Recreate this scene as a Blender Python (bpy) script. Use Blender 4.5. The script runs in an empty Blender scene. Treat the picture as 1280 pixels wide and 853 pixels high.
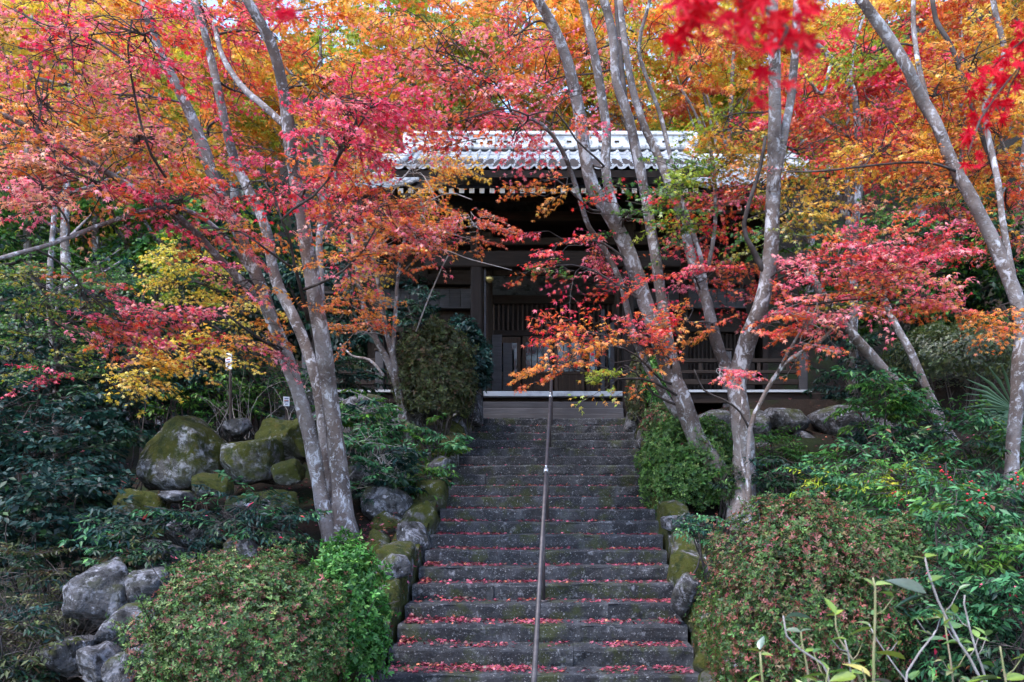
import bpy, bmesh, math, random
import numpy as np
from mathutils import Vector, Matrix, noise as mnoise

random.seed(7)
RNG = np.random.default_rng(11)
scene = bpy.context.scene
col = scene.collection

# ---------------------------------------------------------------- camera, sky, sun, exposure
F, PX, PY, EYE = 1000.0, 704.0, 640.0, 1.73      # focal length and principal point of the photograph (1280 px wide)
cam_data = bpy.data.cameras.new("camera")
cam = bpy.data.objects.new("camera", cam_data)
col.objects.link(cam)
cam.location = (0, 0, EYE)
cam.rotation_euler = (math.radians(90), 0, 0)
cam_data.sensor_width = 36.0
cam_data.lens = F / 1280.0 * 36.0
cam_data.shift_x = (640.0 - PX) / 1280.0
cam_data.shift_y = (PY - 426.5) / 1280.0
cam_data.clip_start = 0.05
cam_data.clip_end = 500.0
cam_data.dof.use_dof = True
cam_data.dof.focus_distance = 9.5
cam_data.dof.aperture_fstop = 4.2
scene.camera = cam

SUN_EL, SUN_AZ = 60.0, -138.0     # azimuth from +Y clockwise (high, behind the camera to the left)
world = bpy.data.worlds.new("World")
scene.world = world
world.use_nodes = True
wn = world.node_tree
bg = wn.nodes["Background"]
sky = wn.nodes.new("ShaderNodeTexSky")
sky.sky_type = 'NISHITA'
sky.sun_disc = False
sky.sun_elevation = math.radians(SUN_EL)
sky.sun_rotation = math.radians(SUN_AZ)
sky.air_density = 1.0
sky.dust_density = 0.7
sky.ozone_density = 1.0
wn.links.new(sky.outputs[0], bg.inputs[0])
bg.inputs[1].default_value = 0.15
sun_data = bpy.data.lights.new("sun", 'SUN')
sun_data.energy = 1.2
sun_data.angle = math.radians(16)
sun_data.color = (1.0, 0.975, 0.95)
sun = bpy.data.objects.new("sun", sun_data)
col.objects.link(sun)
_el, _az = math.radians(SUN_EL), math.radians(SUN_AZ)
_sd = Vector((math.sin(_az) * math.cos(_el), math.cos(_az) * math.cos(_el), math.sin(_el)))
sun.rotation_euler = _sd.to_track_quat('Z', 'Y').to_euler()
scene.view_settings.view_transform = 'Standard'
scene.view_settings.look = 'None'
scene.view_settings.gamma = 1.0
scene.view_settings.use_curve_mapping = False
scene.view_settings.exposure = 2.2
try:
    scene.cycles.max_bounces = 5
    scene.cycles.diffuse_bounces = 2
    scene.cycles.transmission_bounces = 3
    scene.cycles.use_denoising = True
    scene.cycles.use_adaptive_sampling = True
    scene.cycles.adaptive_threshold = 0.03
except Exception:
    pass


# ---------------------------------------------------------------- helpers
def P(x, y, d):
    """photograph pixel (1280 wide) at depth d -> point of the place"""
    return Vector(((x - PX) / F * d, d, EYE + (PY - y) / F * d))


WM = {}


def reg(o, m=None):
    WM[o.name] = m if m is not None else Matrix.Identity(4)
    return o


def par(o, parent):
    if parent is not None:
        o.parent = parent
        o.matrix_parent_inverse = WM[parent.name].inverted()
    return o


def tag(o, label=None, cat=None, group=None, kind=None):
    if label: o["label"] = label
    if cat: o["category"] = cat
    if group: o["group"] = group
    if kind: o["kind"] = kind
    return o


def thing(name, label, cat, loc=(0, 0, 0), group=None):
    o = bpy.data.objects.new(name, None)
    o.empty_display_size = 0.1
    col.objects.link(o)
    o.location = loc
    reg(o, Matrix.Translation(Vector(loc)))
    return tag(o, label, cat, group)


def sub_empty(name, parent):
    o = bpy.data.objects.new(name, None)
    o.empty_display_size = 0.05
    col.objects.link(o)
    reg(o)
    return par(o, parent)


def link_mesh(name, me, mat, parent=None, smooth=False):
    o = bpy.data.objects.new(name, me)
    col.objects.link(o)
    if mat is not None and len(me.materials) == 0:
        me.materials.append(mat)
    reg(o)
    par(o, parent)
    if smooth and len(me.polygons):
        me.polygons.foreach_set("use_smooth", np.ones(len(me.polygons), bool))
    return o


def np_mesh(name, verts, faces_flat, nper, colors=None):
    """verts (N,3); faces_flat (M*nper) vertex ids, all faces with nper corners"""
    me = bpy.data.meshes.new(name)
    nv = len(verts)
    nf = len(faces_flat) // nper
    me.vertices.add(nv)
    me.vertices.foreach_set("co", np.ascontiguousarray(verts, np.float32).ravel())
    me.loops.add(nf * nper)
    me.loops.foreach_set("vertex_index", np.ascontiguousarray(faces_flat, np.int32))
    me.polygons.add(nf)
    me.polygons.foreach_set("loop_start", np.arange(0, nf * nper, nper, dtype=np.int32))
    if colors is not None:
        ca = me.color_attributes.new("leafcol", 'FLOAT_COLOR', 'POINT')
        c4 = np.ones((nv, 4), np.float32)
        c4[:, :3] = colors
        ca.data.foreach_set("color", c4.ravel())
    me.update(calc_edges=True)
    return me


class MB:
    def __init__(self):
        self.v, self.f = [], []

    def add(self, v, f):
        n = len(self.v)
        self.v += [tuple(p) for p in v]
        self.f += [tuple(i + n for i in q) for q in f]
        return self

    def box(self, x0, x1, y0, y1, z0, z1, b=0.0):
        if b <= 0:
            v = [(x, y, z) for z in (z0, z1) for y in (y0, y1) for x in (x0, x1)]
            f = [(0, 2, 3, 1), (4, 5, 7, 6), (0, 1, 5, 4), (2, 6, 7, 3), (0, 4, 6, 2), (1, 3, 7, 5)]
            return self.add(v, f)
        b = min(b, .45 * min(x1 - x0, y1 - y0, z1 - z0))
        xs, ys, zs = (x0, x1), (y0, y1), (z0, z1)
        v, idx = [], {}
        for i in (0, 1):
            for j in (0, 1):
                for k in (0, 1):
                    sx, sy, sz = (1 - 2 * i) * b, (1 - 2 * j) * b, (1 - 2 * k) * b
                    for a, p in (('x', (xs[i], ys[j] + sy, zs[k] + sz)), ('y', (xs[i] + sx, ys[j], zs[k] + sz)),
                                 ('z', (xs[i] + sx, ys[j] + sy, zs[k]))):
                        idx[(i, j, k, a)] = len(v)
                        v.append(p)
        f = []
        for i in (0, 1):
            q = [idx[(i, j, k, 'x')] for j, k in ((0, 0), (1, 0), (1, 1), (0, 1))]
            f.append(tuple(q if i else q[::-1]))
            q = [idx[(j, i, k, 'y')] for j, k in ((0, 0), (0, 1), (1, 1), (1, 0))]
            f.append(tuple(q if i else q[::-1]))
            q = [idx[(j, k, i, 'z')] for j, k in ((0, 0), (1, 0), (1, 1), (0, 1))]
            f.append(tuple(q if i else q[::-1]))
        for i in (0, 1):
            for j in (0, 1):
                f.append((idx[(i, j, 0, 'x')], idx[(i, j, 1, 'x')], idx[(i, j, 1, 'y')], idx[(i, j, 0, 'y')]))
                f.append((idx[(i, 0, j, 'x')], idx[(i, 1, j, 'x')], idx[(i, 1, j, 'z')], idx[(i, 0, j, 'z')]))
                f.append((idx[(0, i, j, 'y')], idx[(1, i, j, 'y')], idx[(1, i, j, 'z')], idx[(0, i, j, 'z')]))
                for k in (0, 1):
                    f.append((idx[(i, j, k, 'x')], idx[(i, j, k, 'y')], idx[(i, j, k, 'z')]))
        return self.add(v, f)

    def tube(self, pts, rad, sides=8, cap=True, lump=0.0, seed=0.0):
        pts = [Vector(p) for p in pts]
        n = len(pts)
        v, f = [], []
        t0 = (pts[1] - pts[0]).normalized()
        u = t0.cross(Vector((0.31, 0.17, 0.9))) if abs(t0.z) < .95 else t0.cross(Vector((1, 0, 0)))
        u.normalize()
        for i, p in enumerate(pts):
            t = (pts[min(i + 1, n - 1)] - pts[max(i - 1, 0)]).normalized()
            u = (u - t * u.dot(t)).normalized()
            w = t.cross(u)
            for s in range(sides):
                a = 2 * math.pi * s / sides
                dirv = u * math.cos(a) + w * math.sin(a)
                r = rad[i]
                if lump:
                    r *= 1 + lump * mnoise.noise(p * 3.0 + dirv * 1.1 + Vector((seed, 0, 0)))
                v.append(p + dirv * r)
        for i in range(n - 1):
            for s in range(sides):
                a, b = i * sides + s, i * sides + (s + 1) % sides
                f.append((a, b, b + sides, a + sides))
        if cap:
            f.append(tuple(range(sides))[::-1])
            f.append(tuple(range((n - 1) * sides, n * sides)))
        return self.add(v, f)

    def mesh(self, name):
        me = bpy.data.meshes.new(name)
        me.from_pydata([tuple(p) for p in self.v], [], self.f)
        bm = bmesh.new()
        bm.from_mesh(me)
        bmesh.ops.recalc_face_normals(bm, faces=bm.faces)
        bm.to_mesh(me)
        bm.free()
        return me

    def build(self, name, mat, parent=None, smooth=False):
        return link_mesh(name, self.mesh(name), mat, parent, smooth)


def box(name, parent, mat, x0, x1, y0, y1, z0, z1, b=0.008):
    return MB().box(x0, x1, y0, y1, z0, z1, b).build(name, mat, parent)


def catmull(pts, rad, step=0.18):
    pts = [Vector(p) for p in pts]
    P_ = [pts[0] * 2 - pts[1]] + pts + [pts[-1] * 2 - pts[-2]]
    out, ro = [], []
    for i in range(1, len(P_) - 2):
        a, b, c, d = P_[i - 1], P_[i], P_[i + 1], P_[i + 2]
        n = max(1, int((c - b).length / step))
        for k in range(n):
            t = k / n
            q = .5 * ((2 * b) + (c - a) * t + (2 * a - 5 * b + 4 * c - d) * t * t + (3 * b - a - 3 * c + d) * t ** 3)
            out.append(q)
            ro.append(rad[i - 1] * (1 - t) + rad[i] * t)
    out.append(pts[-1])
    ro.append(rad[-1])
    return out, ro


# ---------------------------------------------------------------- materials
def srgb(h):
    c = [int(h[i:i + 2], 16) / 255 for i in (0, 2, 4)]
    return tuple(x / 12.92 if x <= .04045 else ((x + .055) / 1.055) ** 2.4 for x in c)


class Mat:
    def __init__(self, name, rough=.8, spec=.3):
        self.m = bpy.data.materials.new(name)
        self.m.use_nodes = True
        self.nt = self.m.node_tree
        self.b = self.nt.nodes["Principled BSDF"]
        self.b.inputs["Roughness"].default_value = rough
        self.b.inputs["Specular IOR Level"].default_value = spec
        self.tc = self.nt.nodes.new("ShaderNodeTexCoord").outputs["Object"]
        self.c = None

    def n(self, t):
        return self.nt.nodes.new(t)

    def l(self, a, b):
        self.nt.links.new(a, b)

    def vec(self, scale=(1, 1, 1)):
        mp = self.n("ShaderNodeMapping")
        mp.inputs["Scale"].default_value = scale
        self.l(self.tc, mp.inputs[0])
        return mp.outputs[0]

    def noise(self, scale, lo, hi, detail=5, rough=.6, stretch=None, dist=0.0):
        nz = self.n("ShaderNodeTexNoise")
        nz.inputs["Scale"].default_value = scale
        nz.inputs["Detail"].default_value = detail
        nz.inputs["Roughness"].default_value = rough
        nz.inputs["Distortion"].default_value = dist
        self.l(self.vec(stretch) if stretch else self.tc, nz.inputs["Vector"])
        r = self.n("ShaderNodeMapRange")
        r.inputs["From Min"].default_value = lo
        r.inputs["From Max"].default_value = hi
        self.l(nz.outputs[0], r.inputs["Value"])
        return r.outputs[0]

    def up(self, lo, hi):
        g = self.n("ShaderNodeNewGeometry")
        s = self.n("ShaderNodeSeparateXYZ")
        self.l(g.outputs["Normal"], s.inputs[0])
        r = self.n("ShaderNodeMapRange")
        r.inputs["From Min"].default_value = lo
        r.inputs["From Max"].default_value = hi
        self.l(s.outputs[2], r.inputs["Value"])
        return r.outputs[0]

    def rand(self):
        return self.n("ShaderNodeObjectInfo").outputs["Random"]

    def mul(self, a, b, op='MULTIPLY'):
        m = self.n("ShaderNodeMath")
        m.operation = op
        m.use_clamp = True
        for k, s in enumerate((a, b)):
            if isinstance(s, (int, float)):
                m.inputs[k].default_value = s
            else:
                self.l(s, m.inputs[k])
        return m.outputs[0]

    def base(self, c):
        r = self.n("ShaderNodeRGB")
        r.outputs[0].default_value = (*c, 1)
        self.c = r.outputs[0]
        return self

    def mix(self, c, fac, mode='MIX'):
        m = self.n("ShaderNodeMix")
        m.data_type = 'RGBA'
        m.blend_type = mode
        if isinstance(fac, (int, float)):
            m.inputs[0].default_value = fac
        else:
            self.l(fac, m.inputs[0])
        self.l(self.c, m.inputs[6])
        if isinstance(c, tuple):
            m.inputs[7].default_value = (*c, 1)
        else:
            self.l(c, m.inputs[7])
        self.c = m.outputs[2]
        return self

    def bump(self, scale, strength, dist=.02, detail=6, stretch=None):
        h = self.noise(scale, 0, 1, detail, .65, stretch)
        b = self.n("ShaderNodeBump")
        b.inputs["Strength"].default_value = strength
        b.inputs["Distance"].default_value = dist
        self.l(h, b.inputs["Height"])
        if self.b.inputs["Normal"].is_linked:
            self.l(self.b.inputs["Normal"].links[0].from_socket, b.inputs["Normal"])
        self.l(b.outputs[0], self.b.inputs["Normal"])
        return self

    def done(self):
        self.l(self.c, self.b.inputs["Base Color"])
        return self.m


MT = {}
MOSS, MOSS2 = (.042, .046, .008), (.020, .028, .007)

m = Mat("step_stone", .9, .25).base((.018, .0185, .023))
m.mix((.048, .049, .058), m.noise(4.5, .46, .66, 8, .7))
m.mix((.016, .015, .017), m.noise(6.5, .48, .64, 8, .7))
m.mix((.15, .15, .17), m.noise(13, .57, .70, 6, .7))
m.mix((.030, .036, .008), m.mul(m.noise(2.6, .51, .61, 8, .72), .7))
m.mix((.26, .26, .28), m.noise(60, .62, .72, 2))
m.mix((.02, .018, .017), m.mul(m.noise(30, .55, .75, 3), .7))
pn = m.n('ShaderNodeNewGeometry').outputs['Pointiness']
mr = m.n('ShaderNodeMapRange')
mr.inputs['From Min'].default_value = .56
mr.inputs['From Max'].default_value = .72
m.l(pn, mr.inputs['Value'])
m.mix((.17, .17, .19), m.mul(mr.outputs[0], m.noise(8, .35, .6, 6)))   # pale nosings: sky light on the edges painted in, with some wear
m.bump(7, .5, .03).bump(45, .5, .008)
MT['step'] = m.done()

m = Mat("boulder_stone", .9, .25).base((.07, .066, .07))
m.mix((.03, .028, .028), m.noise(2.3, .42, .68, 6))
m.mix((.20, .195, .22), m.noise(5.5, .50, .60, 9, .74, dist=.8))
m.mix((.32, .31, .34), m.noise(15, .57, .66, 7, .7))
m.mix((.014, .013, .013), m.noise(9, .50, .62, 8, .7))
m.mix(MOSS, m.mul(m.mul(m.up(.1, .7), m.noise(2.2, .52, .60, 7)), m.noise(19, .3, .55, 4)))
m.bump(5, .8, .09).bump(13, .7, .04).bump(34, .6, .02)
MT['rock'] = m.done()

m = Mat("mossy_stone", .95, .2).base((.085, .08, .08))
m.mix((.30, .295, .32), m.noise(6.5, .50, .58, 8, .74, dist=.8))
m.mix((.03, .028, .026), m.noise(8, .52, .66, 6))
m.mix(MOSS, m.mul(m.mul(m.up(-.9, .0), m.noise(2.3, .40, .48, 8, .7)), m.noise(21, .20, .42, 4)))
m.mix((.070, .058, .014), m.mul(m.up(-.9, .0), m.noise(13, .56, .68, 6)))
m.mix(MOSS2, m.mul(m.up(-.8, .2), m.noise(9, .52, .62, 6)))
m.bump(6, .7, .07).bump(17, .7, .035).bump(60, .7, .02)
MT['mossrock'] = m.done()

m = Mat("maple_bark", .9, .25).base((.135, .098, .086))
m.mix((.075, .058, .055), m.noise(5, .42, .62, 6, stretch=(1, 1, .35)))
m.mix((.22, .185, .18), m.noise(2.1, .45, .62, 5))
m.mix((.50, .485, .52), m.mul(m.noise(9.5, .54, .62, 7, .66, dist=.7, stretch=(1, 1, .7)), .9))
m.mix((.34, .33, .35), m.mul(m.noise(21, .56, .66, 5), .7))
m.mix((.05, .04, .038), m.mul(m.noise(28, .58, .70, 3, stretch=(1, 1, 3.5)), .75))
m.bump(9, .45, .03).bump(40, .55, .012, stretch=(1, 1, 2.5))
MT['bark'] = m.done()
m = Mat("dark_bark", .92, .2).base((.045, .034, .032))
m.mix((.09, .075, .072), m.noise(6, .45, .65, 5))
m.bump(20, .5, .01)
MT['darkbark'] = m.done()
m = Mat("mossy_bark", .95, .2).base((.10, .08, .07))
m.mix((.36, .35, .38), m.noise(6.5, .58, .66, 7, dist=.5))
m.mix((.045, .045, .008), m.noise(2.4, .40, .55, 6))
m.bump(9, .45, .03).bump(50, .6, .015)
MT['mossbark'] = m.done()

m = Mat("soil", 1.0, .1).base((.014, .012, .010))
m.mix((.024, .016, .012), m.noise(1.1, .45, .6, 6))
m.mix((.016, .022, .009), m.noise(.9, .5, .6, 6))
m.mix((.085, .035, .025), m.noise(16, .64, .74, 3))
m.bump(9, .8, .08).bump(50, .6, .02)
MT['soil'] = m.done()

m = Mat("roof_tile", .45, .45).base((.22, .225, .245))
m.mix((.36, .37, .39), m.mul(m.rand(), .8))
m.mix((.10, .10, .105), m.noise(3.5, .47, .62, 7))
m.mix((.40, .41, .43), m.noise(11, .55, .66, 6))
m.bump(40, .2, .005)
MT['tile'] = m.done()
m = Mat("ridge_tile", .5, .45).base((.42, .42, .44))
m.mix((.54, .54, .56), m.noise(2.5, .45, .62, 7))
m.mix((.15, .15, .155), m.noise(7, .52, .64, 8))
m.bump(30, .3, .01)
MT['ridge'] = m.done()


def wood(name, c0, c1, c2, s=(14, 14, 1.2)):
    m = Mat(name, .85, .25).base(c0)
    m.mix(c1, m.noise(2.0, .35, .7, 6, .65, stretch=s))
    m.mix(c2, m.mul(m.noise(.9, .45, .7, 5, .6), .7))
    m.mix((c0[0] * .4, c0[1] * .4, c0[2] * .4), m.mul(m.rand(), .45))
    m.bump(2.5, .35, .008, stretch=s)
    return m.done()


MT['wood'] = wood("dark_timber", (.024, .015, .012), (.048, .033, .027), (.011, .007, .006))
MT['woodx'] = wood("dark_timber_level", (.024, .015, .012), (.048, .033, .027), (.011, .007, .006), (1.2, 14, 14))
MT['woodgrey'] = wood("weathered_timber", (.058, .053, .058), (.10, .092, .10), (.034, .030, .032), (1.2, 14, 14))
MT['woodbrown'] = wood("brown_timber", (.055, .034, .025), (.09, .058, .044), (.03, .02, .015))
m = Mat("white_paint", .6, .4).base((.38, .39, .42))
m.mix((.22, .22, .23), m.noise(6, .55, .72, 6))
MT['white'] = m.done()
m = Mat("rafter_white", .7, .3).base((.74, .72, .76))
m.mix((.55, .53, .54), m.noise(9, .5, .7, 4))
MT['rafterwhite'] = m.done()
m = Mat("plaster", .9, .2).base((.22, .215, .23))
m.mix((.14, .135, .14), m.noise(1.4, .45, .65, 6))
MT['plaster'] = m.done()
m = Mat("rail_metal", .5, .4).base((.045, .036, .038))
m.mix((.075, .062, .066), m.noise(12, .45, .7, 4, stretch=(1, 1, .3)))
m.b.inputs["Metallic"].default_value = .25
MT['rail'] = m.done()
m = Mat("steel", .35, .5).base((.62, .62, .64))
m.b.inputs["Metallic"].default_value = .8
MT['steel'] = m.done()
m = Mat("brass", .35, .5).base((.62, .45, .16))
m.b.inputs["Metallic"].default_value = .8
MT['brass'] = m.done()
m = Mat("sign_face", .5, .4).base((.72, .74, .80))
MT['sign'] = m.done()
m = Mat("sign_ink", .6, .3).base((.06, .08, .22))
MT['ink'] = m.done()
m = Mat("sign_red", .6, .3).base((.45, .05, .05))
MT['inkred'] = m.done()
m = Mat("dark_glass", .06, .6).base((.012, .013, .016))
MT['glass'] = m.done()
m = Mat("berry", .35, .5).base((.55, .02, .03))
MT['berry'] = m.done()
m = Mat("green_stem", .7, .3).base((.19, .20, .085))
m.mix((.27, .21, .14), m.noise(9, .45, .6, 3))
MT['stem'] = m.done()
m = Mat("pale_twig", .85, .25).base((.24, .21, .20))
m.mix((.36, .33, .33), m.noise(14, .5, .65, 4))
MT['twig'] = m.done()


def leafmat(name, trans=.42, gloss=.05, rough=.45):
    m = bpy.data.materials.new(name)
    m.use_nodes = True
    nt = m.node_tree
    for nd in list(nt.nodes):
        nt.nodes.remove(nd)
    out = nt.nodes.new("ShaderNodeOutputMaterial")
    at = nt.nodes.new("ShaderNodeAttribute")
    at.attribute_name = "leafcol"
    df = nt.nodes.new("ShaderNodeBsdfDiffuse")
    tr = nt.nodes.new("ShaderNodeBsdfTranslucent")
    gl = nt.nodes.new("ShaderNodeBsdfGlossy")
    gl.inputs["Roughness"].default_value = rough
    mx = nt.nodes.new("ShaderNodeMixShader")
    mx.inputs[0].default_value = trans
    m2 = nt.nodes.new("ShaderNodeMixShader")
    m2.inputs[0].default_value = gloss
    nt.links.new(at.outputs["Color"], df.inputs["Color"])
    nt.links.new(at.outputs["Color"], tr.inputs["Color"])
    nt.links.new(df.outputs[0], mx.inputs[1])
    nt.links.new(tr.outputs[0], mx.inputs[2])
    nt.links.new(mx.outputs[0], m2.inputs[1])
    nt.links.new(gl.outputs[0], m2.inputs[2])
    nt.links.new(m2.outputs[0], out.inputs[0])
    return m


MT['leaf'] = leafmat("maple_leaf", .5, .06, .5)
MT['evergreen'] = leafmat("evergreen_leaf", .28, .03, .5)
MT['litter'] = leafmat("fallen_leaf", .1, .05, .5)


# ---------------------------------------------------------------- leaf shapes and clouds
def maple_template():
    lob = [(-128, .46), (-72, .80), (-36, .93), (0, 1.0), (36, .93), (72, .80), (128, .46)]
    lob = [(-112, .62), (-56, .92), (0, 1.05), (56, .92), (112, .62)]
    v = [(0, 0, 0.0)]
    for k, (a, r) in enumerate(lob):
        ar = math.radians(a)
        v.append((math.sin(ar) * r * .5, math.cos(ar) * r * .5, -.10 * r))
        if k < len(lob) - 1:
            a2 = math.radians((a + lob[k + 1][0]) / 2)
            v.append((math.sin(a2) * .17, math.cos(a2) * .17, .015))
    v.append((0, -.12, 0))
    n = len(v) - 1
    f = [(0, i, i + 1) for i in range(1, n)] + [(0, n, 1)]
    v = [(x, y + .1, z) for x, y, z in v]
    return np.array(v), np.array(f)


def lens_template(w=.34):
    v = [(0, 0, 0), (w / 2, .45, .04), (0, 1, -.10), (-w / 2, .45, .04)]
    return np.array(v, float), np.array([(0, 1, 2), (0, 2, 3)])


def tri_template():
    v, f = [], []
    for a in (-62, 0, 62):
        ar = math.radians(a)
        d = np.array((math.sin(ar), math.cos(ar)))
        s = np.array((d[1], -d[0]))
        n = len(v)
        v += [(0, 0, 0), (*(d * .34 + s * .16), .02), (*(d * .72), -.08), (*(d * .34 - s * .16), .02)]
        f += [(n, n + 1, n + 2), (n, n + 2, n + 3)]
    return np.array(v, float), np.array(f)


def rosette_template(k=4, w=.46, rise=.55):
    v, f = [], []
    for j in range(k):
        a = 2 * math.pi * j / k + .3 * math.sin(j * 2.3)
        L = .85 + .25 * math.sin(j * 1.7)
        d = np.array((math.sin(a), math.cos(a)))
        s = np.array((d[1], -d[0]))
        n = len(v)
        v += [(0, 0, 0), (*(d * .55 * L + s * w * .5 * L), rise * .6), (*(d * .96 * L + s * w * .2 * L), rise * .75), (*(d * .96 * L - s * w * .2 * L), rise * .75), (*(d * .55 * L - s * w * .5 * L), rise * .6)]
        f += [(n, n + 1, n + 2), (n, n + 2, n + 3), (n, n + 3, n + 4)]
    return np.array(v, float), np.array(f)


T_MAPLE, T_LENS, T_WIDE, T_TRI, T_ROS = maple_template(), lens_template(.34), lens_template(.52), tri_template(), rosette_template()
T_ROS3 = rosette_template(4, .36, .25)


def unit(a):
    return a / np.maximum(np.linalg.norm(a, axis=-1, keepdims=True), 1e-9)


def leaf_cloud(name, parent, tmpl, pos, fwd, up, size, colr, mat, kind="stuff"):
    T, Fc = tmpl
    fwd = unit(fwd)
    side = unit(np.cross(fwd, up))
    up2 = np.cross(side, fwd)
    k = len(T)
    v = pos[:, None, :] + size[:, None, None] * (T[None, :, 0:1] * side[:, None, :] + T[None, :, 1:2] * fwd[:, None, :] + T[None, :, 2:3] * up2[:, None, :])
    f = (Fc[None, :, :] + (np.arange(len(pos)) * k)[:, None, None]).reshape(-1)
    c = np.repeat(colr, k, axis=0)
    me = np_mesh(name, v.reshape(-1, 3), f, 3, c)
    o = link_mesh(name, me, mat, parent)
    if kind: o["kind"] = kind
    return o


def seg_cloud(name, parent, segs, mat, sides=3, kind="stuff"):
    """segs: list of (p0, p1, r0, r1) -> thin prisms"""
    p0 = np.array([s[0] for s in segs], float)
    p1 = np.array([s[1] for s in segs], float)
    r0 = np.array([s[2] for s in segs])
    r1 = np.array([s[3] for s in segs])
    d = unit(p1 - p0)
    u = unit(np.cross(d, np.array([.31, .17, .93]) + 0 * d))
    w = np.cross(d, u)
    rings = []
    for pp, rr in ((p0, r0), (p1, r1)):
        for s in range(sides):
            a = 2 * math.pi * s / sides
            rings.append(pp + rr[:, None] * (u * math.cos(a) + w * math.sin(a)))
    v = np.stack(rings, 1)
    k = 2 * sides
    f = np.array([(s, (s + 1) % sides, sides + (s + 1) % sides, sides + s) for s in range(sides)])
    f = (f[None] + (np.arange(len(p0)) * k)[:, None, None]).reshape(-1)
    me = np_mesh(name, v.reshape(-1, 3), f, 4)
    o = link_mesh(name, me, mat, parent, True)
    if kind: o["kind"] = kind
    return o


def make_spray(rng, dens=1.0):
    """a flat fan of twigs with leaves in pairs, about 1 long along +x"""
    pos, fwd, segs = [], [], []
    bend = rng.uniform(-.25, .25)
    N = 6

    def pt(t): return np.array([t, bend * t * t, -.10 * t * t])
    for k in range(N):
        segs.append((pt(k / N), pt((k + 1) / N), .009 * (1 - .7 * k / N), .009 * (1 - .7 * (k + 1) / N)))
    for k in range(1, N + 1):
        t = k / N
        for s in (-1, 1):
            if rng.random() > .85 * dens: continue
            L = (.50 * (1 - t) + .16) * rng.uniform(.7, 1.15)
            a = math.radians(rng.uniform(32, 62)) * s
            d = np.array([math.cos(a), math.sin(a), rng.uniform(-.22, .06)])
            b = pt(t)
            nn = max(2, int(L / .085))
            segs.append((b, b + d * L, .0045, .002))
            for q in range(1, nn + 1):
                c = b + d * L * q / nn
                for s2 in (-1, 1):
                    if rng.random() > .88: continue
                    fa = a + s2 * math.radians(rng.uniform(20, 75))
                    pos.append(c + rng.normal(0, .016, 3))
                    fwd.append((math.cos(fa), math.sin(fa), -rng.uniform(.1, 1.0)))
        if rng.random() < .6:
            pos.append(pt(t) + rng.normal(0, .02, 3))
            fwd.append((rng.normal(), rng.normal(), -.5))
    pos.append(pt(1.0))
    fwd.append((1, 0, -.4))
    return np.array(pos), unit(np.array(fwd, float)), segs


SPRAYS = [make_spray(RNG) for _ in range(10)]
SPARSE = [make_spray(RNG, .62) for _ in range(6)]

PAL = {
    'crimson': [('dc1e46', 3), ('ea3e62', 3), ('f06a84', 3), ('c4263a', 1.2)],
    'pink': [('ea5072', 3), ('f48698', 3), ('e43a50', 2), ('f6a898', 2.5)],
    'red': [('dc2426', 3), ('e84632', 3), ('e23058', 3), ('f0743c', 2)],
    'redorange': [('e25c2c', 3), ('ea7c34', 3), ('d84044', 2), ('ee9a50', 2)],
    'orange': [('ea8a30', 4), ('eea04a', 3), ('e06c30', 2), ('e8b448', 1)],
    'paleorange': [('eda468', 3), ('f0b884', 2), ('e88a60', 3), ('e8a098', 2)],
    'gold': [('e8b034', 4), ('ecc25a', 3), ('e29a30', 3), ('d2b23a', 1)],
    'yellow': [('e2c036', 4), ('d4b838', 3), ('ead064', 2), ('b4a834', 2)],
    'lime': [('8fa326', 3), ('a9b53a', 3), ('74902c', 2), ('c2b43a', 1)],
    'olive': [('7e7c24', 3), ('9c8e2a', 3), ('6a7626', 3), ('b8962e', 1)],
    'green': [('41702a', 3), ('5a8230', 3), ('2f5a26', 3), ('77903a', 1)],
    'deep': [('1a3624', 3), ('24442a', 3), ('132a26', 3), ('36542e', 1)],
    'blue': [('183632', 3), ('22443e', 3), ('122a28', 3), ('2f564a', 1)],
    'duskgreen': [('3c4a22', 3), ('4c5828', 3), ('2c3c20', 3), ('5e5c2a', 1)],
    'rust': [('c04426', 3), ('d46030', 3), ('a4342a', 2), ('dc8a40', 2)],
    'azalea': [('43602e', 4), ('5c783e', 3), ('2f4a28', 3), ('7c8a54', 1.3), ('7a4c40', 1.7), ('925852', .9)],
    'azaleadark': [('40602e', 4), ('587438', 3), ('2c4622', 3), ('6a5c3c', 2), ('84483f', 2), ('95605a', .8)],
    'clipped': [('45682e', 4), ('5a7c3a', 3), ('33522a', 3), ('7a9450', 1)],
    'bronze': [('464c2a', 3), ('545a32', 3), ('363e24', 3), ('5a4632', 1.3)],
    'bright': [('3f702e', 3), ('508238', 3), ('2e5c26', 3), ('6c9646', 1)],
    'nandina': [('3a6e44', 3), ('4f8454', 3), ('2a5638', 3), ('6f9a5a', 1), ('7a3f36', .3)],
    'litter': [('8e3448', 4), ('a85464', 3), ('6a2634', 3), ('b8684e', 1), ('543632', 2.5)],
    'dry': [('4a3a30', 3), ('5c4a3c', 3), ('3a2c26', 3)],
}
_pc = {}


def pal_pick(name, n, rng, jit=.12):
    if name not in _pc:
        cs = np.array([srgb(h) for h, _ in PAL[name]])
        ws = np.array([w for _, w in PAL[name]], float)
        _pc[name] = (cs, ws / ws.sum())
    cs, ws = _pc[name]
    c = cs[rng.choice(len(cs), n, p=ws)]
    return np.clip(c * (1 + rng.normal(0, jit, (n, 1))) * (1 + rng.normal(0, jit * .5, (n, 3))), .004, .95)


def rotm(yaw, pitch, roll):
    return np.array(Matrix.Rotation(yaw, 3, 'Z') @ Matrix.Rotation(pitch, 3, 'Y') @ Matrix.Rotation(roll, 3, 'X'))


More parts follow.
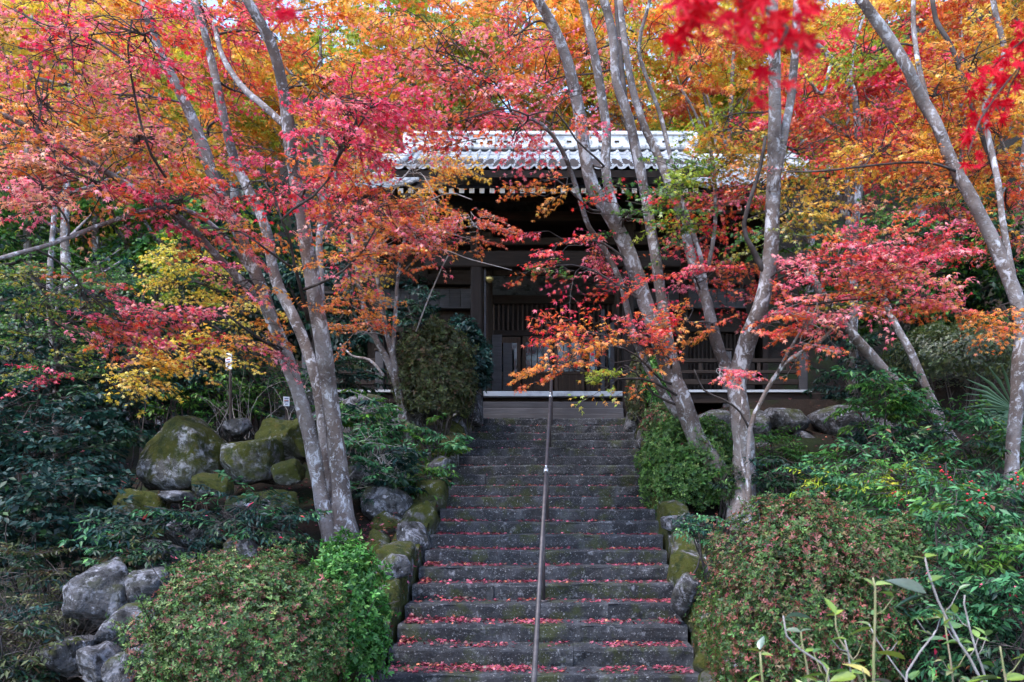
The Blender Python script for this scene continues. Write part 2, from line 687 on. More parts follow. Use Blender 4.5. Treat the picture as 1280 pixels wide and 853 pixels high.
class Crown:
    def __init__(self, rng):
        self.rng = rng
        self.p, self.f, self.u, self.s, self.c, self.segs = [], [], [], [], [], []

    def spray(self, at, yaw, scale, pal, leaf=.085, pitch=.1, variants=SPRAYS, twigs=True, keep=1.0, mixin=None):
        r = self.rng
        pos, fwd, segs = variants[r.integers(len(variants))]
        if keep < 1:
            k = r.random(len(pos)) < keep
            pos, fwd = pos[k], fwd[k]
        R = rotm(yaw, pitch, r.normal(0, .22))
        n = len(pos)
        self.p.append(at + (pos * scale) @ R.T)
        self.f.append(fwd @ R.T + r.normal(0, .15, (n, 3)))
        u = np.tile(np.array([0, 0, 1.0]), (n, 1)) + r.normal(0, .48, (n, 3))
        self.u.append(u)
        self.s.append(leaf * r.uniform(.7, 1.2, n))
        main = pal_pick(pal, 1, r, .1)
        c = pal_pick(pal, n, r, .14)
        if mixin:
            k2 = r.random(n) < .3
            c[k2] = pal_pick(mixin, int(k2.sum()), r, .14)
        self.c.append(c * .78 + main * .22)
        if twigs:
            for a, b, r0, r1 in segs:
                self.segs.append((at + R @ (a * scale), at + R @ (b * scale), r0 * max(scale, .5), r1 * max(scale, .5)))

    def branch(self, a, b, r0, r1, n=5, sag=.12, wob=.06):
        a, b = np.array(a), np.array(b)
        L = np.linalg.norm(b - a)
        prev, pr = a, r0
        ph = self.rng.normal(0, wob * L, (2, 3))
        for k in range(1, n + 1):
            t = k / n
            q = a + (b - a) * t + np.array([0, 0, sag * L]) * math.sin(math.pi * t) + ph[0] * math.sin(math.pi * t) + ph[1] * math.sin(2 * math.pi * t) * .6
            r = r0 + (r1 - r0) * t
            self.segs.append((prev, q, pr, r))
            prev, pr = q, r
        return prev

    def build(self, root, tmpl, mat, twigmat, sides=4):
        if self.p:
            leaf_cloud("crown", root, tmpl, np.concatenate(self.p), np.concatenate(self.f), np.concatenate(self.u), np.concatenate(self.s), np.concatenate(self.c), mat)
        if self.segs:
            seg_cloud("branches", root, self.segs, twigmat, sides)

# ---------------------------------------------------------------- ground
RISE, GOING, Z0, D0, NSTEP = .161, .38, .324, 6.9, 20
SX0, SX1 = -1.53, 1.13            # sides of the staircase
ZTOP = Z0 + RISE * (NSTEP - 1)    # 3.383


def sm(t):
    t = np.clip(t, 0, 1)
    return t * t * (3 - 2 * t)


def ground_z(x, y):
    x, y = np.asarray(x, float), np.asarray(y, float)
    z = np.clip((y - 6.0) / (12.9 - 6.0), 0, 1) * 2.75 + sm((y - 12.95) / .35) * .60
    hill = np.clip(y - 21.5, 0, None)
    z = z + hill * .72 * np.clip(hill / 6, 0, 1) ** .5
    z = np.minimum(z, 34)
    side = sm((y - 5.0) / 3) * (1 - sm((y - 13) / 5))
    z = z - 1.5 * sm((-4.4 - x) / 1.4) * side * np.clip((y - 5) / 5, .3, 1)
    z = z + .13 * np.clip(x - 2.2, 0, 9) * sm((y - 4) / 4)
    z = z + np.clip(np.abs(x) - 9, 0, 30) * .35 * sm((y + 4) / 10)
    inst = ((x > -1.75) & (x < 1.35) & (y > 6.2) & (y < 14.3))
    z = np.where(inst, np.clip((y - 6.9) * RISE / GOING + Z0 - .55, -.3, 2.9), z)
    z = z + .10 * np.sin(x * 1.7 + 1.3 * np.sin(y * .9)) * np.sin(y * 1.3 + .6) * (~inst)
    return z


def gz(x, y):
    return float(ground_z(x, y))


gx = np.concatenate([np.linspace(-90, -14, 20)[:-1], np.linspace(-14, 14, 187), np.linspace(14, 90, 20)[1:]])
gy = np.concatenate([np.linspace(-60, 2, 18)[:-1], np.linspace(2, 24, 147), np.linspace(24, 130, 50)[1:]])
GX, GY = np.meshgrid(gx, gy)
GZ = ground_z(GX, GY)
nx, ny = len(gx), len(gy)
ii = (np.arange(ny - 1)[:, None] * nx + np.arange(nx - 1)[None, :]).ravel()
gf = np.stack([ii, ii + 1, ii + nx + 1, ii + nx], 1).ravel()
ground = link_mesh("ground", np_mesh("ground", np.stack([GX.ravel(), GY.ravel(), GZ.ravel()], 1), gf, 4), MT['soil'], None, True)
tag(ground, kind="structure")

# ---------------------------------------------------------------- staircase
stairs = thing("stone_staircase", "long flight of mossy stone steps climbing to the temple entrance", "staircase", (-.2, D0, 0))


def stone_block(parent, x0, x1, yf, zt, rng):
    n = max(3, int((x1 - x0) / .09))
    hgt = RISE + .05
    pro = [(.55, -hgt), (.012, -hgt), (.0, -hgt * .55), (.0, -.022), (.010, -.006), (.032, 0), (.55, .0)]
    v, f = [], []
    ph = rng.uniform(0, 50)
    tilt, dz, dy = rng.normal(0, .004), rng.normal(0, .004), rng.normal(0, .006)
    for i in range(n + 1):
        x = x0 + (x1 - x0) * i / n
        for k, (dyp, dzp) in enumerate(pro):
            ny_ = mnoise.noise(Vector((x * 3.1 + ph, k * .7, ph))) * .020 + mnoise.noise(Vector((x * 11 + ph, k * 1.7, ph))) * .010
            nz_ = mnoise.noise(Vector((x * 3.7 + ph, k * .3, ph + 9))) * .010
            ch = -.016 * max(0, mnoise.noise(Vector((x * 7 + ph, 3.3, ph)))) * (1 if k in (3, 4) else 0) * 2
            v.append((x, yf + dy + dyp + ny_ - ch * .6, zt + dz + tilt * (x - x0) + dzp + nz_ * (k > 1) + ch))
    m_ = len(pro)
    for i in range(n):
        for k in range(m_ - 1):
            a = i * m_ + k
            f.append((a, a + 1, a + m_ + 1, a + m_))
    f.append(tuple(range(m_)))
    f.append(tuple(range(n * m_, (n + 1) * m_))[::-1])
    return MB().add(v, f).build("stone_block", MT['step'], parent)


srng = np.random.default_rng(3)
for i in range(-2, NSTEP):
    st = sub_empty("step", stairs)
    zt, yf = Z0 + RISE * i, D0 + GOING * i
    cuts = [SX0 - .06]
    nb = srng.integers(2, 5)
    inner = np.sort(srng.uniform(SX0 + .4, SX1 - .4, nb - 1))
    for c in inner:
        if c - cuts[-1] > .45: cuts.append(float(c))
    cuts.append(SX1 + .06)
    for a, b in zip(cuts[:-1], cuts[1:]):
        stone_block(st, a + .0015, b - .0015, yf, zt, srng)
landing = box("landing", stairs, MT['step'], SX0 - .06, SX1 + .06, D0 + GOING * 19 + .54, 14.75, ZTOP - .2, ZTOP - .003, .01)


# ---------------------------------------------------------------- boulders and stone walls
def boulder_mesh(name, seed, dims, sub=3, facet=.93, boxy=1.0):
    rng = np.random.default_rng(seed)
    bm = bmesh.new()
    bmesh.ops.create_icosphere(bm, subdivisions=sub, radius=1)
    off = Vector(rng.uniform(-50, 50, 3))
    planes = []
    for _ in range(16):
        n = Vector(rng.normal(0, 1, 3)).normalized()
        planes.append((n, rng.uniform(.55, .82)))
    for v in bm.verts:
        p = v.co.copy()
        if boxy < 1: p = Vector([math.copysign(abs(q) ** boxy, q) for q in p]) * .86
        p *= 1 + .22 * mnoise.noise(p * 1.2 + off) + .10 * mnoise.noise(p * 3.1 + off)
        for n, h in planes:
            d = p.dot(n)
            if d > h: p -= n * (d - h) * facet
        p *= 1 + .07 * mnoise.noise(p * 4.5 + off) + .035 * mnoise.noise(p * 11 + off)
        v.co = Vector((p.x * dims[0], p.y * dims[1], p.z * dims[2])) * 1.12
    me = bpy.data.meshes.new(name)
    bm.to_mesh(me)
    bm.free()
    me.polygons.foreach_set("use_smooth", np.ones(len(me.polygons), bool))
    return me


_bs = [100]


def stone(name, parent, mat, c, dims, sub=3, rot=0.0, label=None, boxy=1.0):
    _bs[0] += 1
    me = boulder_mesh(name, _bs[0], dims, sub, .93, boxy)
    R = Matrix.Translation(Vector(c)) @ Matrix.Rotation(rot, 4, 'Z')
    me.transform(R)
    o = link_mesh(name, me, mat, parent)
    if label: o["label"] = label
    return o


def px_stone(name, parent, mat, x, y, d, wx, wy, thick=None, sub=3, rot=0.0, label=None):
    """stone whose face is centred on photo pixel x,y at depth d, wx by wy pixels wide and high"""
    hw, hh = wx / F * d / 2, wy / F * d / 2
    t = thick if thick else (hw + hh) / 2 * 1.05
    c = P(x, y, d)
    return stone(name, parent, mat, (c.x, c.y + t * .5, c.z), (hw, t, hh), sub, rot, label, .72)


wl = thing("stone_curb", "low row of mossy lichen-spotted stones along the left side of the steps", "stone wall", (-1.8, 9, 1))
wr = thing("stone_curb", "low row of mossy stones along the right side of the steps", "stone wall", (1.4, 9, 1))
wrng = np.random.default_rng(21)
y = 6.2
k = 0
while y < 14.2:
    L = wrng.uniform(.45, .95)
    zl = Z0 + (y + L / 2 - D0) / GOING * RISE
    stone("stone", wl, MT['mossrock'] if wrng.random() < .7 else MT['rock'], (-1.78 + wrng.normal(0, .03), y + L / 2, zl + .02 + wrng.normal(0, .03)),
          (wrng.uniform(.21, .27), L * .60, wrng.uniform(.27, .35)), 3, wrng.normal(0, .08), None, .62)
    if wrng.random() < .8:
        stone("stone", wl, MT['mossrock'], (-2.14 + wrng.normal(0, .05), y + L / 2, zl - .08 + wrng.normal(0, .05)), (.24, L * .5, .24), 3, wrng.normal(0, .4))
    y += L * .93
y = 6.2
while y < 14.0:
    L = wrng.uniform(.45, .95)
    zl = Z0 + (y + L / 2 - D0) / GOING * RISE
    stone("stone", wr, MT['mossrock'] if wrng.random() < .75 else MT['rock'], (1.37 + wrng.normal(0, .03), y + L / 2, zl + .0 + wrng.normal(0, .03)),
          (wrng.uniform(.20, .26), L * .60, wrng.uniform(.26, .35)), 3, wrng.normal(0, .08), None, .62)
    y += L * .93
for px_, wall_ in ((-1.80, wl), (1.40, wr)):   # earth and rubble packed between the stones
    MB().add([(px_ + sx * .17, yy, Z0 + (yy - D0) / GOING * RISE + dz) for yy in (6.1, 14.2) for sx, dz in ((-1, -.7), (1, -.7), (1, .10), (-1, .10))],
             [(0, 1, 2, 3), (4, 7, 6, 5), (0, 4, 5, 1), (1, 5, 6, 2), (2, 6, 7, 3), (3, 7, 4, 0)]).build('packed_earth', MT['mossrock'], wall_)
px_stone("stone", wl, MT['rock'], 491, 709, 8.05, 46, 38, None, 3, .3, "white lichen-covered stone")
px_stone("stone", wr, MT['rock'], 842, 655, 9.3, 34, 30, None, 3, .2, "pale rounded stone")
px_stone("stone", wr, MT['rock'], 858, 745, 7.6, 40, 60, None, 3, -.2, "pale grey lichen-spotted stone")
# stones at the head of the steps
px_stone("stone", wl, MT['rock'], 588, 505, 13.6, 44, 60, .4, 3, .2)
px_stone("stone", wl, MT['rock'], 565, 540, 13.0, 40, 44, .3, 3, .2)
px_stone("stone", wr, MT['rock'], 795, 530, 13.4, 36, 70, .35, 3, .1)

for o in (wl, wr): o['kind'] = 'thing'
# retaining wall of the terrace, left and right
tl = thing("retaining_wall", "rough stone retaining wall under the left veranda", "stone wall", (-4, 13, 2.6))
for (x, y, w, h) in [(540, 508, 70, 34), (505, 535, 60, 46), (455, 525, 60, 50), (520, 570, 44, 40), (478, 575, 50, 42), (430, 560, 60, 60), (400, 520, 60, 50),
                     (350, 535, 60, 50), (545, 560, 40, 40), (300, 540, 60, 50)]:
    px_stone("stone", tl, MT['rock'], x, y - 6, 12.6 + wrng.normal(0, .08), w * 1.25, h * 1.2, .4, 3, wrng.normal(0, .1))
tr_ = thing("retaining_wall", "grey stone retaining wall under the right veranda", "stone wall", (4, 13, 2.6))
for (x, y, w, h) in [(985, 533, 60, 36), (1055, 535, 72, 42), (940, 540, 50, 40), (895, 540, 50, 40), (1010, 560, 40, 24), (1050, 566, 44, 26), (960, 575, 50, 40),
                     (1110, 545, 60, 50), (1090, 585, 60, 40), (1150, 570, 60, 50), (1010, 590, 60, 40), (850, 535, 50, 40)]:
    px_stone("stone", tr_, MT['rock'], x, y - 9, 12.6 + wrng.normal(0, .06), w * 1.22, h * 1.25, .4, 3, wrng.normal(0, .1))

for o in (tl, tr_): o['kind'] = 'thing'
# big boulders of the left bank: each a thing
for (x, y, d, w, h, th, mt, lb) in [
    (222, 566, 10.6, 112, 96, .55, 'mossrock', "largest mossy grey boulder on top of the left bank"),
    (306, 572, 10.4, 84, 62, .45, 'mossrock', "dark mossy boulder between the largest boulder and the left maple"),
    (347, 552, 10.8, 64, 60, .4, 'mossrock', "moss-covered boulder behind the left maple trunks"),
    (292, 532, 11.0, 36, 26, .22, 'rock', "small grey stone wedged on top of the mossy boulders"),
    (168, 634, 9.6, 58, 46, .35, 'mossrock', "rounded mossy stone below the largest boulder"),
    (215, 621, 9.5, 46, 18, .25, 'rock', "flat pale stone under the largest mossy boulder"),
    (262, 606, 9.9, 60, 30, .3, 'mossrock', "dark flat mossy stone filling the gap under the two big boulders"),
    (372, 552, 10.9, 40, 60, .35, 'mossrock', "narrow mossy boulder just left of the left maple trunks"),
    (190, 700, 8.0, 60, 46, .35, 'rock', "dark grey stone in the middle of the left bank"),
    (355, 590, 10.0, 40, 34, .3, 'mossrock', "small mossy stone at the foot of the left maple"),
    (110, 750, 7.4, 76, 92, .42, 'rock', "tall pale lichened boulder low on the left bank"),
    (150, 785, 7.2, 62, 60, .35, 'rock', "pale boulder beside the round azalea, second from the left edge"),
    (78, 826, 6.9, 66, 50, .35, 'rock', "lowest mottled grey boulder at the bottom left"),
    (118, 832, 6.8, 50, 46, .3, 'rock', "mottled stone between the two lowest boulders"),
    (152, 838, 6.6, 40, 60, .3, 'rock', "upright pale stone touching the round azalea on its left"),
    (178, 735, 7.6, 60, 50, .3, 'rock', "grey stone half hidden by leaves above the round azalea"),
    (245, 672, 8.6, 90, 60, .4, 'rock', "blue-grey boulder behind the leafy shrub on the left bank"),
    (293, 690, 8.3, 44, 34, .3, 'rock', "pale stone at the top edge of the round azalea"),
    (320, 640, 9.2, 80, 60, .4, 'mossrock', "dark mossy boulder left of the left maple roots"),
    (480, 632, 10.2, 56, 60, .35, 'rock', "grey boulder right of the left maple roots"),
    (455, 610, 10.8, 60, 60, .35, 'rock', "dark grey boulder behind the left maple roots")]:
    o = px_stone("boulder", None, MT[mt], x, y, d - .25, w * 1.12, h * 1.12, th, 4, wrng.normal(0, .15))
    tag(o, lb, "boulder", "boulders of the left bank")

# ---------------------------------------------------------------- handrail
hr = thing("handrail", "dark metal pipe handrail running up the middle of the steps", "handrail", (-.2, 8, 0))
RX = -.20


def nose(y): return Z0 + (y - D0) / GOING * RISE


rail_pts = [(RX, 5.15, nose(5.15) + .85), (RX, 14.2, nose(14.2) + .85), (RX, 14.35, nose(14.35) + .82)]
MB().tube(rail_pts, [.0205] * 3, 12).build("rail", MT['rail'], hr, True)
for i, yy in enumerate((5.35, 8.25, 10.15, 12.7, 14.05)):
    k = math.floor((yy - D0) / GOING)
    zb = Z0 + RISE * k if yy > 6 else 0
    MB().tube([(RX, yy, zb - .02), (RX, yy, nose(yy) + .845)], [.0165, .0165], 10).build("post", MT['rail'], hr, True)
    MB().tube([(RX, yy, zb - .004), (RX, yy, zb + .012)], [.045, .042], 12).build("base_plate", MT['rail'], hr, True)
for yy in (9.35, 12.45):
    zc = nose(yy) + .85
    MB().tube([(RX, yy - .05, zc - .021), (RX, yy + .05, zc + .021)], [.027, .027], 12).build("coupling", MT['steel'], hr, True)
    MB().tube([(RX, yy + .02, zc + .035), (RX, yy + .022, zc + .062)], [.013, .016], 10).build("bolt_head", MT['steel'], hr, True)

# ---------------------------------------------------------------- temple
XC = -.20
tp = thing("temple_hall", "dark timber temple hall with pale tiled roof at the top of the steps", "temple", (XC, 16, ZTOP))
FL = 3.93      # floor level

# floor and steps of timber in front of the entrance
for k, (y0, y1, z0, z1) in enumerate([(14.42, 14.75, ZTOP - .05, 3.50), (14.56, 14.95, 3.51, 3.62), (14.70, 15.2, 3.63, 3.755)]):
    box("entrance_step", tp, MT['woodgrey'], -1.50 - .0, 1.10, y0, y1, z0, z1, .012)
box("threshold_beam", tp, MT['white'], -1.50, 1.14, 14.95, 15.12, 3.885, 3.985, .012)
box("floor", tp, MT['wood'], -4.7, 4.5, 15.14, 23, 3.80, 3.92, .01)
box("foundation_shade_board", tp, MT['wood'], -4.5, 4.3, 15.6, 15.7, ZTOP - .1, 3.79, .01)

# columns
COLX = [-1.62, 1.22]
for cx in COLX:
    box("column", tp, MT['wood'], cx - .11, cx + .11, 14.92, 15.14, ZTOP, 7.15, .03)
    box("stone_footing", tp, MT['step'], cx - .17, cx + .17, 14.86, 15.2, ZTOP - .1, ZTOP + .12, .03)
box("doorway_post", tp, MT['woodgrey'], -1.485, -1.45, 15.00, 15.06, 3.99, 6.3, .006)
for cx in (-3.95, -2.95, -1.62, 1.22, 2.55, 3.95):
    box("column", tp, MT['wood'], cx - .10, cx + .10, 16.9, 17.1, FL - .01, 7.4, .02)
# walls of the side bays, built of boards
wrng2 = np.random.default_rng(5)
for x0, x1 in ((-3.85, -3.05), (-2.85, -1.72), (1.32, 2.45), (2.65, 3.85)):
    box("sill_beam", tp, MT['woodx'], x0, x1, 16.92, 17.08, 3.93, 4.08, .01)
    box("rail_beam", tp, MT['woodx'], x0, x1, 16.86, 17.06, 5.52, 5.62, .01)
    box("lintel", tp, MT['woodx'], x0, x1, 16.84, 17.08, 6.52, 6.74, .01)
    box("ledge", tp, MT['woodgrey'], x0, x1, 16.78, 16.96, 6.00, 6.035, .006)
    n = int((x1 - x0) / .19)
    for k in range(n):
        a, b = x0 + (x1 - x0) * k / n, x0 + (x1 - x0) * (k + 1) / n
        box("board", tp, MT['woodgrey'], a + .004, b - .004, 16.93 + wrng2.uniform(0, .008), 16.97, 6.04, 6.45, .004)
    box("backing", tp, MT['wood'], x0, x1, 17.02, 17.05, 4.08, 6.52, .002)
    n = int((x1 - x0) / .085)
    for k in range(n):
        a = x0 + (x1 - x0) * (k + .5) / n
        box("lattice_bar", tp, MT['wood'], a - .018, a + .018, 16.94, 16.98, 4.09, 5.51, .004)
# entrance recess: side walls, doors with glass, transom
for sx, s in ((-1.46, 1), (1.06, -1)):
    for k in range(5):
        y0 = 15.16 + k * .21
        box("board", tp, MT['woodbrown'], min(sx, sx + .03 * s), max(sx, sx + .03 * s), y0 + .003, y0 + .205, FL, 6.3, .004)
DY = 16.3
box("transom_beam", tp, MT['woodx'], -1.5, 1.1, DY - .08, DY + .08, 5.95, 6.13, .01)
box("transom_beam", tp, MT['woodx'], -1.5, 1.1, DY - .06, DY + .06, 5.30, 5.42, .01)
for k in range(26):
    a = -1.46 + 2.52 * (k + .5) / 26
    box("transom_bar", tp, MT['woodbrown'], a - .017, a + .017, DY - .03, DY + .01, 5.42, 5.95, .004)
for k in range(4):
    x0 = -1.50 + k * .65
    dy = DY - (.05 if k in (1, 2) else 0)
    dr = MB().box(x0 + .02, x0 + .09, dy - .03, dy + .03, FL, 5.29, .006).box(x0 + .56, x0 + .63, dy - .03, dy + .03, FL, 5.29, .006) \
        .box(x0 + .091, x0 + .559, dy - .026, dy + .026, FL, FL + .12, .004).box(x0 + .091, x0 + .559, dy - .026, dy + .026, 4.52, 4.58, .004) \
        .box(x0 + .091, x0 + .559, dy - .026, dy + .026, 5.17, 5.29, .004).build("door", MT['woodbrown'], tp)
    box("pane", dr, MT['glass'], x0 + .091, x0 + .559, dy - .004, dy + .004, 4.581, 5.169, 0)
    box("panel", dr, MT['woodbrown'], x0 + .091, x0 + .559, dy + .004, dy + .016, FL + .121, 4.519, 0)
    for q in range(7):
        a = x0 + .09 + .47 * (q + .5) / 7
        box("lattice_bar", dr, MT['woodbrown'], a - .011, a + .011, dy - .02, dy + .003, FL + .122, 4.518, .002)
    for q in range(3):
        a = x0 + .09 + .47 * (q + 1) / 4
        box("glazing_bar", dr, MT['woodbrown'], a - .009, a + .009, dy - .014, dy - .005, 4.582, 5.168, .002)
box("standing_plank", tp, MT['woodgrey'], -1.42, -1.22, 15.9, 15.94, FL, 5.25, .006)
box("standing_plank", tp, MT['woodgrey'], -1.20, -1.02, 15.95, 15.99, FL, 5.10, .006)
box("standing_plank", tp, MT['woodgrey'], .72, .80, 15.3, 15.36, FL, 5.6, .006)
box("standing_plank", tp, MT['woodgrey'], .90, .98, 15.3, 15.36, FL, 5.35, .006)
# beams under the eaves
box("tie_beam", tp, MT['woodx'], -2.6, 2.2, 14.90, 15.16, 6.30, 6.60, .02)
box("tie_beam", tp, MT['woodx'], -2.9, 2.5, 14.94, 15.12, 6.72, 6.86, .02)
box("eave_beam", tp, MT['woodx'], -2.9, 2.5, 14.90, 15.16, 7.16, 7.34, .02)
box("ceiling_board", tp, MT['wood'], -4.1, 4.4, 15.2, 17.2, 7.36, 7.40, .01)
for cx in COLX:
    MB().box(cx - .30, cx + .30, 14.96, 15.1, 6.87, 6.98, .02).box(cx - .14, cx + .14, 14.93, 15.13, 6.98, 7.14, .02).build("bracket", MT['wood'], tp)
    for sx in (-1, 1):
        MB().box(cx + sx * .3 - .07, cx + sx * .3 + .07, 14.95, 15.11, 6.985, 7.12, .015).build("bracket", MT['wood'], tp)
# white-tipped rafters
RZ0 = 7.10
for k in range(30):
    x = -2.75 + k * .172
    MB().add([(x - .042, 13.55, 7.125), (x + .042, 13.55, 7.125), (x + .042, 13.55, 7.205), (x - .042, 13.55, 7.205),
              (x - .042, 16.2, 8.16), (x + .042, 16.2, 8.16), (x + .042, 16.2, 8.24), (x - .042, 16.2, 8.24)],
             [(0, 1, 2, 3), (4, 7, 6, 5), (0, 4, 5, 1), (3, 2, 6, 7), (0, 3, 7, 4), (1, 5, 6, 2)]).build("rafter", MT['wood'], tp)
    box("rafter_tip", tp, MT['rafterwhite'], x - .043, x + .043, 13.535, 13.547, 7.124, 7.206, .003)


def roof_slope(parent, xs, y0, z0, y1, z1, pitch, rows, lift=None, mat='tile', sagk=.12):
    """columns of overlapping pantiles between eave (y0,z0) and ridge (y1,z1)"""
    x0, x1 = xs
    n = int(round((x1 - x0) / pitch))
    pw = (x1 - x0) / n
    prof = [0, .15, .3, .45, .6, .72, .84, .93, 1.0]
    hz = [-.012, -.020, -.022, -.018, -.006, .020, .034, .024, -.012]

    def pt(t): return y0 + (y1 - y0) * t, z0 + (z1 - z0) * t - sagk * math.sin(math.pi * t) * (1 if z1 > z0 else 1)

    def col_mesh():
        v, f = [], []
        for r in range(rows):
            ya, za = pt(r / rows)
            yb, zb = pt(min((r + 1.12) / rows, 1.0))
            b = len(v)
            for (yy, zz, lf) in ((ya, za, -.014), (ya, za, .022), (yb, zb, .0)):
                for u, h in zip(prof, hz):
                    v.append((u * pw, yy, zz + h * .95 + lf))
            m_ = len(prof)
            for q in range(2):
                for k in range(m_ - 1):
                    a = b + q * m_ + k
                    f.append((a, a + 1, a + m_ + 1, a + m_))
        return v, f
    base = MB().add(*col_mesh()).mesh("tile_column")
    base.materials.append(MT[mat])
    for i in range(n):
        o = bpy.data.objects.new("tile_column", base)
        col.objects.link(o)
        reg(o)
        par(o, parent)
        x = x0 + i * pw
        o.location = (x, 0, lift(x + pw / 2) if lift else 0)
    return n


# entrance roof
roof = sub_empty("roof", tp)
EY0, EZ0, EY1, EZ1 = 13.15, 7.40, 15.75, 8.84
roof_slope(roof, (-2.95, 2.45), EY0, EZ0, EY1, EZ1, .19, 9)
MB().add([(-2.95, EY0 + .02, EZ0 - .05), (2.45, EY0 + .02, EZ0 - .05), (2.45, EY1, EZ1 - .10), (-2.95, EY1, EZ1 - .10),
          (-2.95, EY0 + .05, EZ0 - .15), (2.45, EY0 + .05, EZ0 - .15), (2.45, EY1, EZ1 - .32), (-2.95, EY1, EZ1 - .32)],
         [(0, 1, 2, 3), (4, 7, 6, 5), (0, 4, 5, 1), (2, 6, 7, 3), (0, 3, 7, 4), (1, 5, 6, 2)]).build("eave_board", MT['wood'], roof)
MB().add([(-2.95, EY1 + .5, EZ1 - .02), (2.45, EY1 + .5, EZ1 - .02), (2.45, EY1 + 2.6, EZ1 - 1.5), (-2.95, EY1 + 2.6, EZ1 - 1.5),
          (-2.95, EY1 + .5, EZ1 - .2), (2.45, EY1 + .5, EZ1 - .2), (2.45, EY1 + 2.6, EZ1 - 1.7), (-2.95, EY1 + 2.6, EZ1 - 1.7)],
         [(0, 1, 2, 3), (4, 7, 6, 5), (0, 4, 5, 1), (2, 6, 7, 3), (0, 3, 7, 4), (1, 5, 6, 2)]).build("rear_slope", MT['tile'], roof)
RD = EY1 - .06
rg = MB().box(-3.05, 2.55, RD, RD + .5, EZ1 + .02, EZ1 + .10, .02).box(-3.02, 2.52, RD + .06, RD + .44, EZ1 + .10, EZ1 + .30, .01) \
    .box(-3.05, 2.55, RD + .03, RD + .47, EZ1 + .30, EZ1 + .35, .015)
ridge = rg.build("ridge", MT['ridge'], roof)
MB().tube([(-3.1, RD + .25, EZ1 + .37), (2.6, RD + .25, EZ1 + .37)], [.10, .10], 12).build("ridge_cap", MT['ridge'], ridge, True)
for k in range(25):
    x = -2.95 + k * .227
    MB().tube([(x, RD - .02, EZ1 + .055), (x, RD + .2, EZ1 + .075)], [.04, .04], 10).build("tile_end", MT['ridge'], ridge, True)
for k in range(17):
    x = -2.7 + k * .313
    box("vent_hole", ridge, MT['wood'], x - .045, x + .045, RD + .050, RD + .0595, EZ1 + .16, EZ1 + .195, 0)
for x in (-3.05, 2.55):
    MB().tube([(x - .10, RD + .25, EZ1 + .2), (x + .10, RD + .25, EZ1 + .2)], [.23, .23], 14) \
        .build("ridge_end_ornament", MT['ridge'], ridge)
for x in (-2.98, 2.48):
    pts = [(x, EY0 + (EY1 - EY0) * t, EZ0 + (EZ1 - EZ0) * t - .12 * math.sin(math.pi * t) + .05) for t in np.linspace(0, 1, 8)]
    MB().tube(pts, [.075] * 8, 10).build("verge_tile", MT['ridge'], roof, True)

# hall roof behind, with upswept corners
hroof = sub_empty("hall_roof", tp)


def lift(x):
    t = max(0, x - XC) / 5.3
    return .42 * max(0, (t - .45) / .55) ** 2


HY0, HZ0, HY1, HZ1 = 14.25, 7.52, 18.2, 9.55
for (a, b) in ((-4.2, -3.0), (2.5, 5.1)):
    roof_slope(hroof, (a, b), HY0, HZ0, HY1, HZ1, .205, 18, lift)
    pts = [(a + (b - a) * t, HY0 + .06, HZ0 - .09 + lift(a + (b - a) * t)) for t in np.linspace(0, 1, 9)]
    MB().tube(pts, [.07] * 9, 4).build("eave_board", MT['wood'], hroof)
MB().add([(-4.2, HY0 + .1, HZ0 - .13), (5.1, HY0 + .1, HZ0 - .13), (5.1, HY1, HZ1 - .2), (-4.2, HY1, HZ1 - .2),
          (-4.2, HY0 + .1, HZ0 - .23), (5.1, HY0 + .1, HZ0 - .23), (5.1, HY1, HZ1 - .35), (-4.2, HY1, HZ1 - .35)],
         [(0, 1, 2, 3), (4, 7, 6, 5), (0, 4, 5, 1), (2, 6, 7, 3), (0, 3, 7, 4), (1, 5, 6, 2)]).build("roof_deck", MT['wood'], hroof)
MB().box(-4.2, 4.9, HY1 - .1, HY1 + .3, HZ1 - .1, HZ1 + .3, .04).build("ridge", MT['ridge'], hroof)
MB().add([(-4.2, HY1, HZ1), (5.1, HY1, HZ1), (5.1, HY1 + 4.5, HZ1 - 2.2), (-4.2, HY1 + 4.5, HZ1 - 2.2)], [(0, 1, 2, 3)]).build("rear_slope", MT['tile'], hroof)
for k in range(30):
    x = -5.3 + k * .355
    if x < -4.15 or -3.0 < x < 2.5: continue
    zz = HZ0 - .33 + lift(x) * .8
    MB().add([(x - .04, HY0 + .35, zz), (x + .04, HY0 + .35, zz), (x + .04, HY0 + .35, zz + .085), (x - .04, HY0 + .35, zz + .085),
              (x - .04, 17, zz + .9), (x + .04, 17, zz + .9), (x + .04, 17, zz + .99), (x - .04, 17, zz + .99)],
             [(0, 1, 2, 3), (4, 7, 6, 5), (0, 4, 5, 1), (3, 2, 6, 7), (0, 3, 7, 4), (1, 5, 6, 2)]).build("rafter", MT['wood'], hroof)
    box("rafter_tip", hroof, MT['rafterwhite'], x - .041, x + .041, HY0 + .335, HY0 + .347, zz - .001, zz + .086, .003)
# upper and rear walls
for x in (-4.1, 4.3):
    box("side_wall", tp, MT['wood'], x - .06, x + .06, 17.0, 22.5, FL - .01, 7.6, .01)
box("rear_wall", tp, MT['wood'], -4.0, 4.2, 22.3, 22.4, FL - .01, 7.6, .01)
box("upper_wall", tp, MT['wood'], -4.0, 4.1, 17.0, 17.04, 6.75, 7.9, .005)
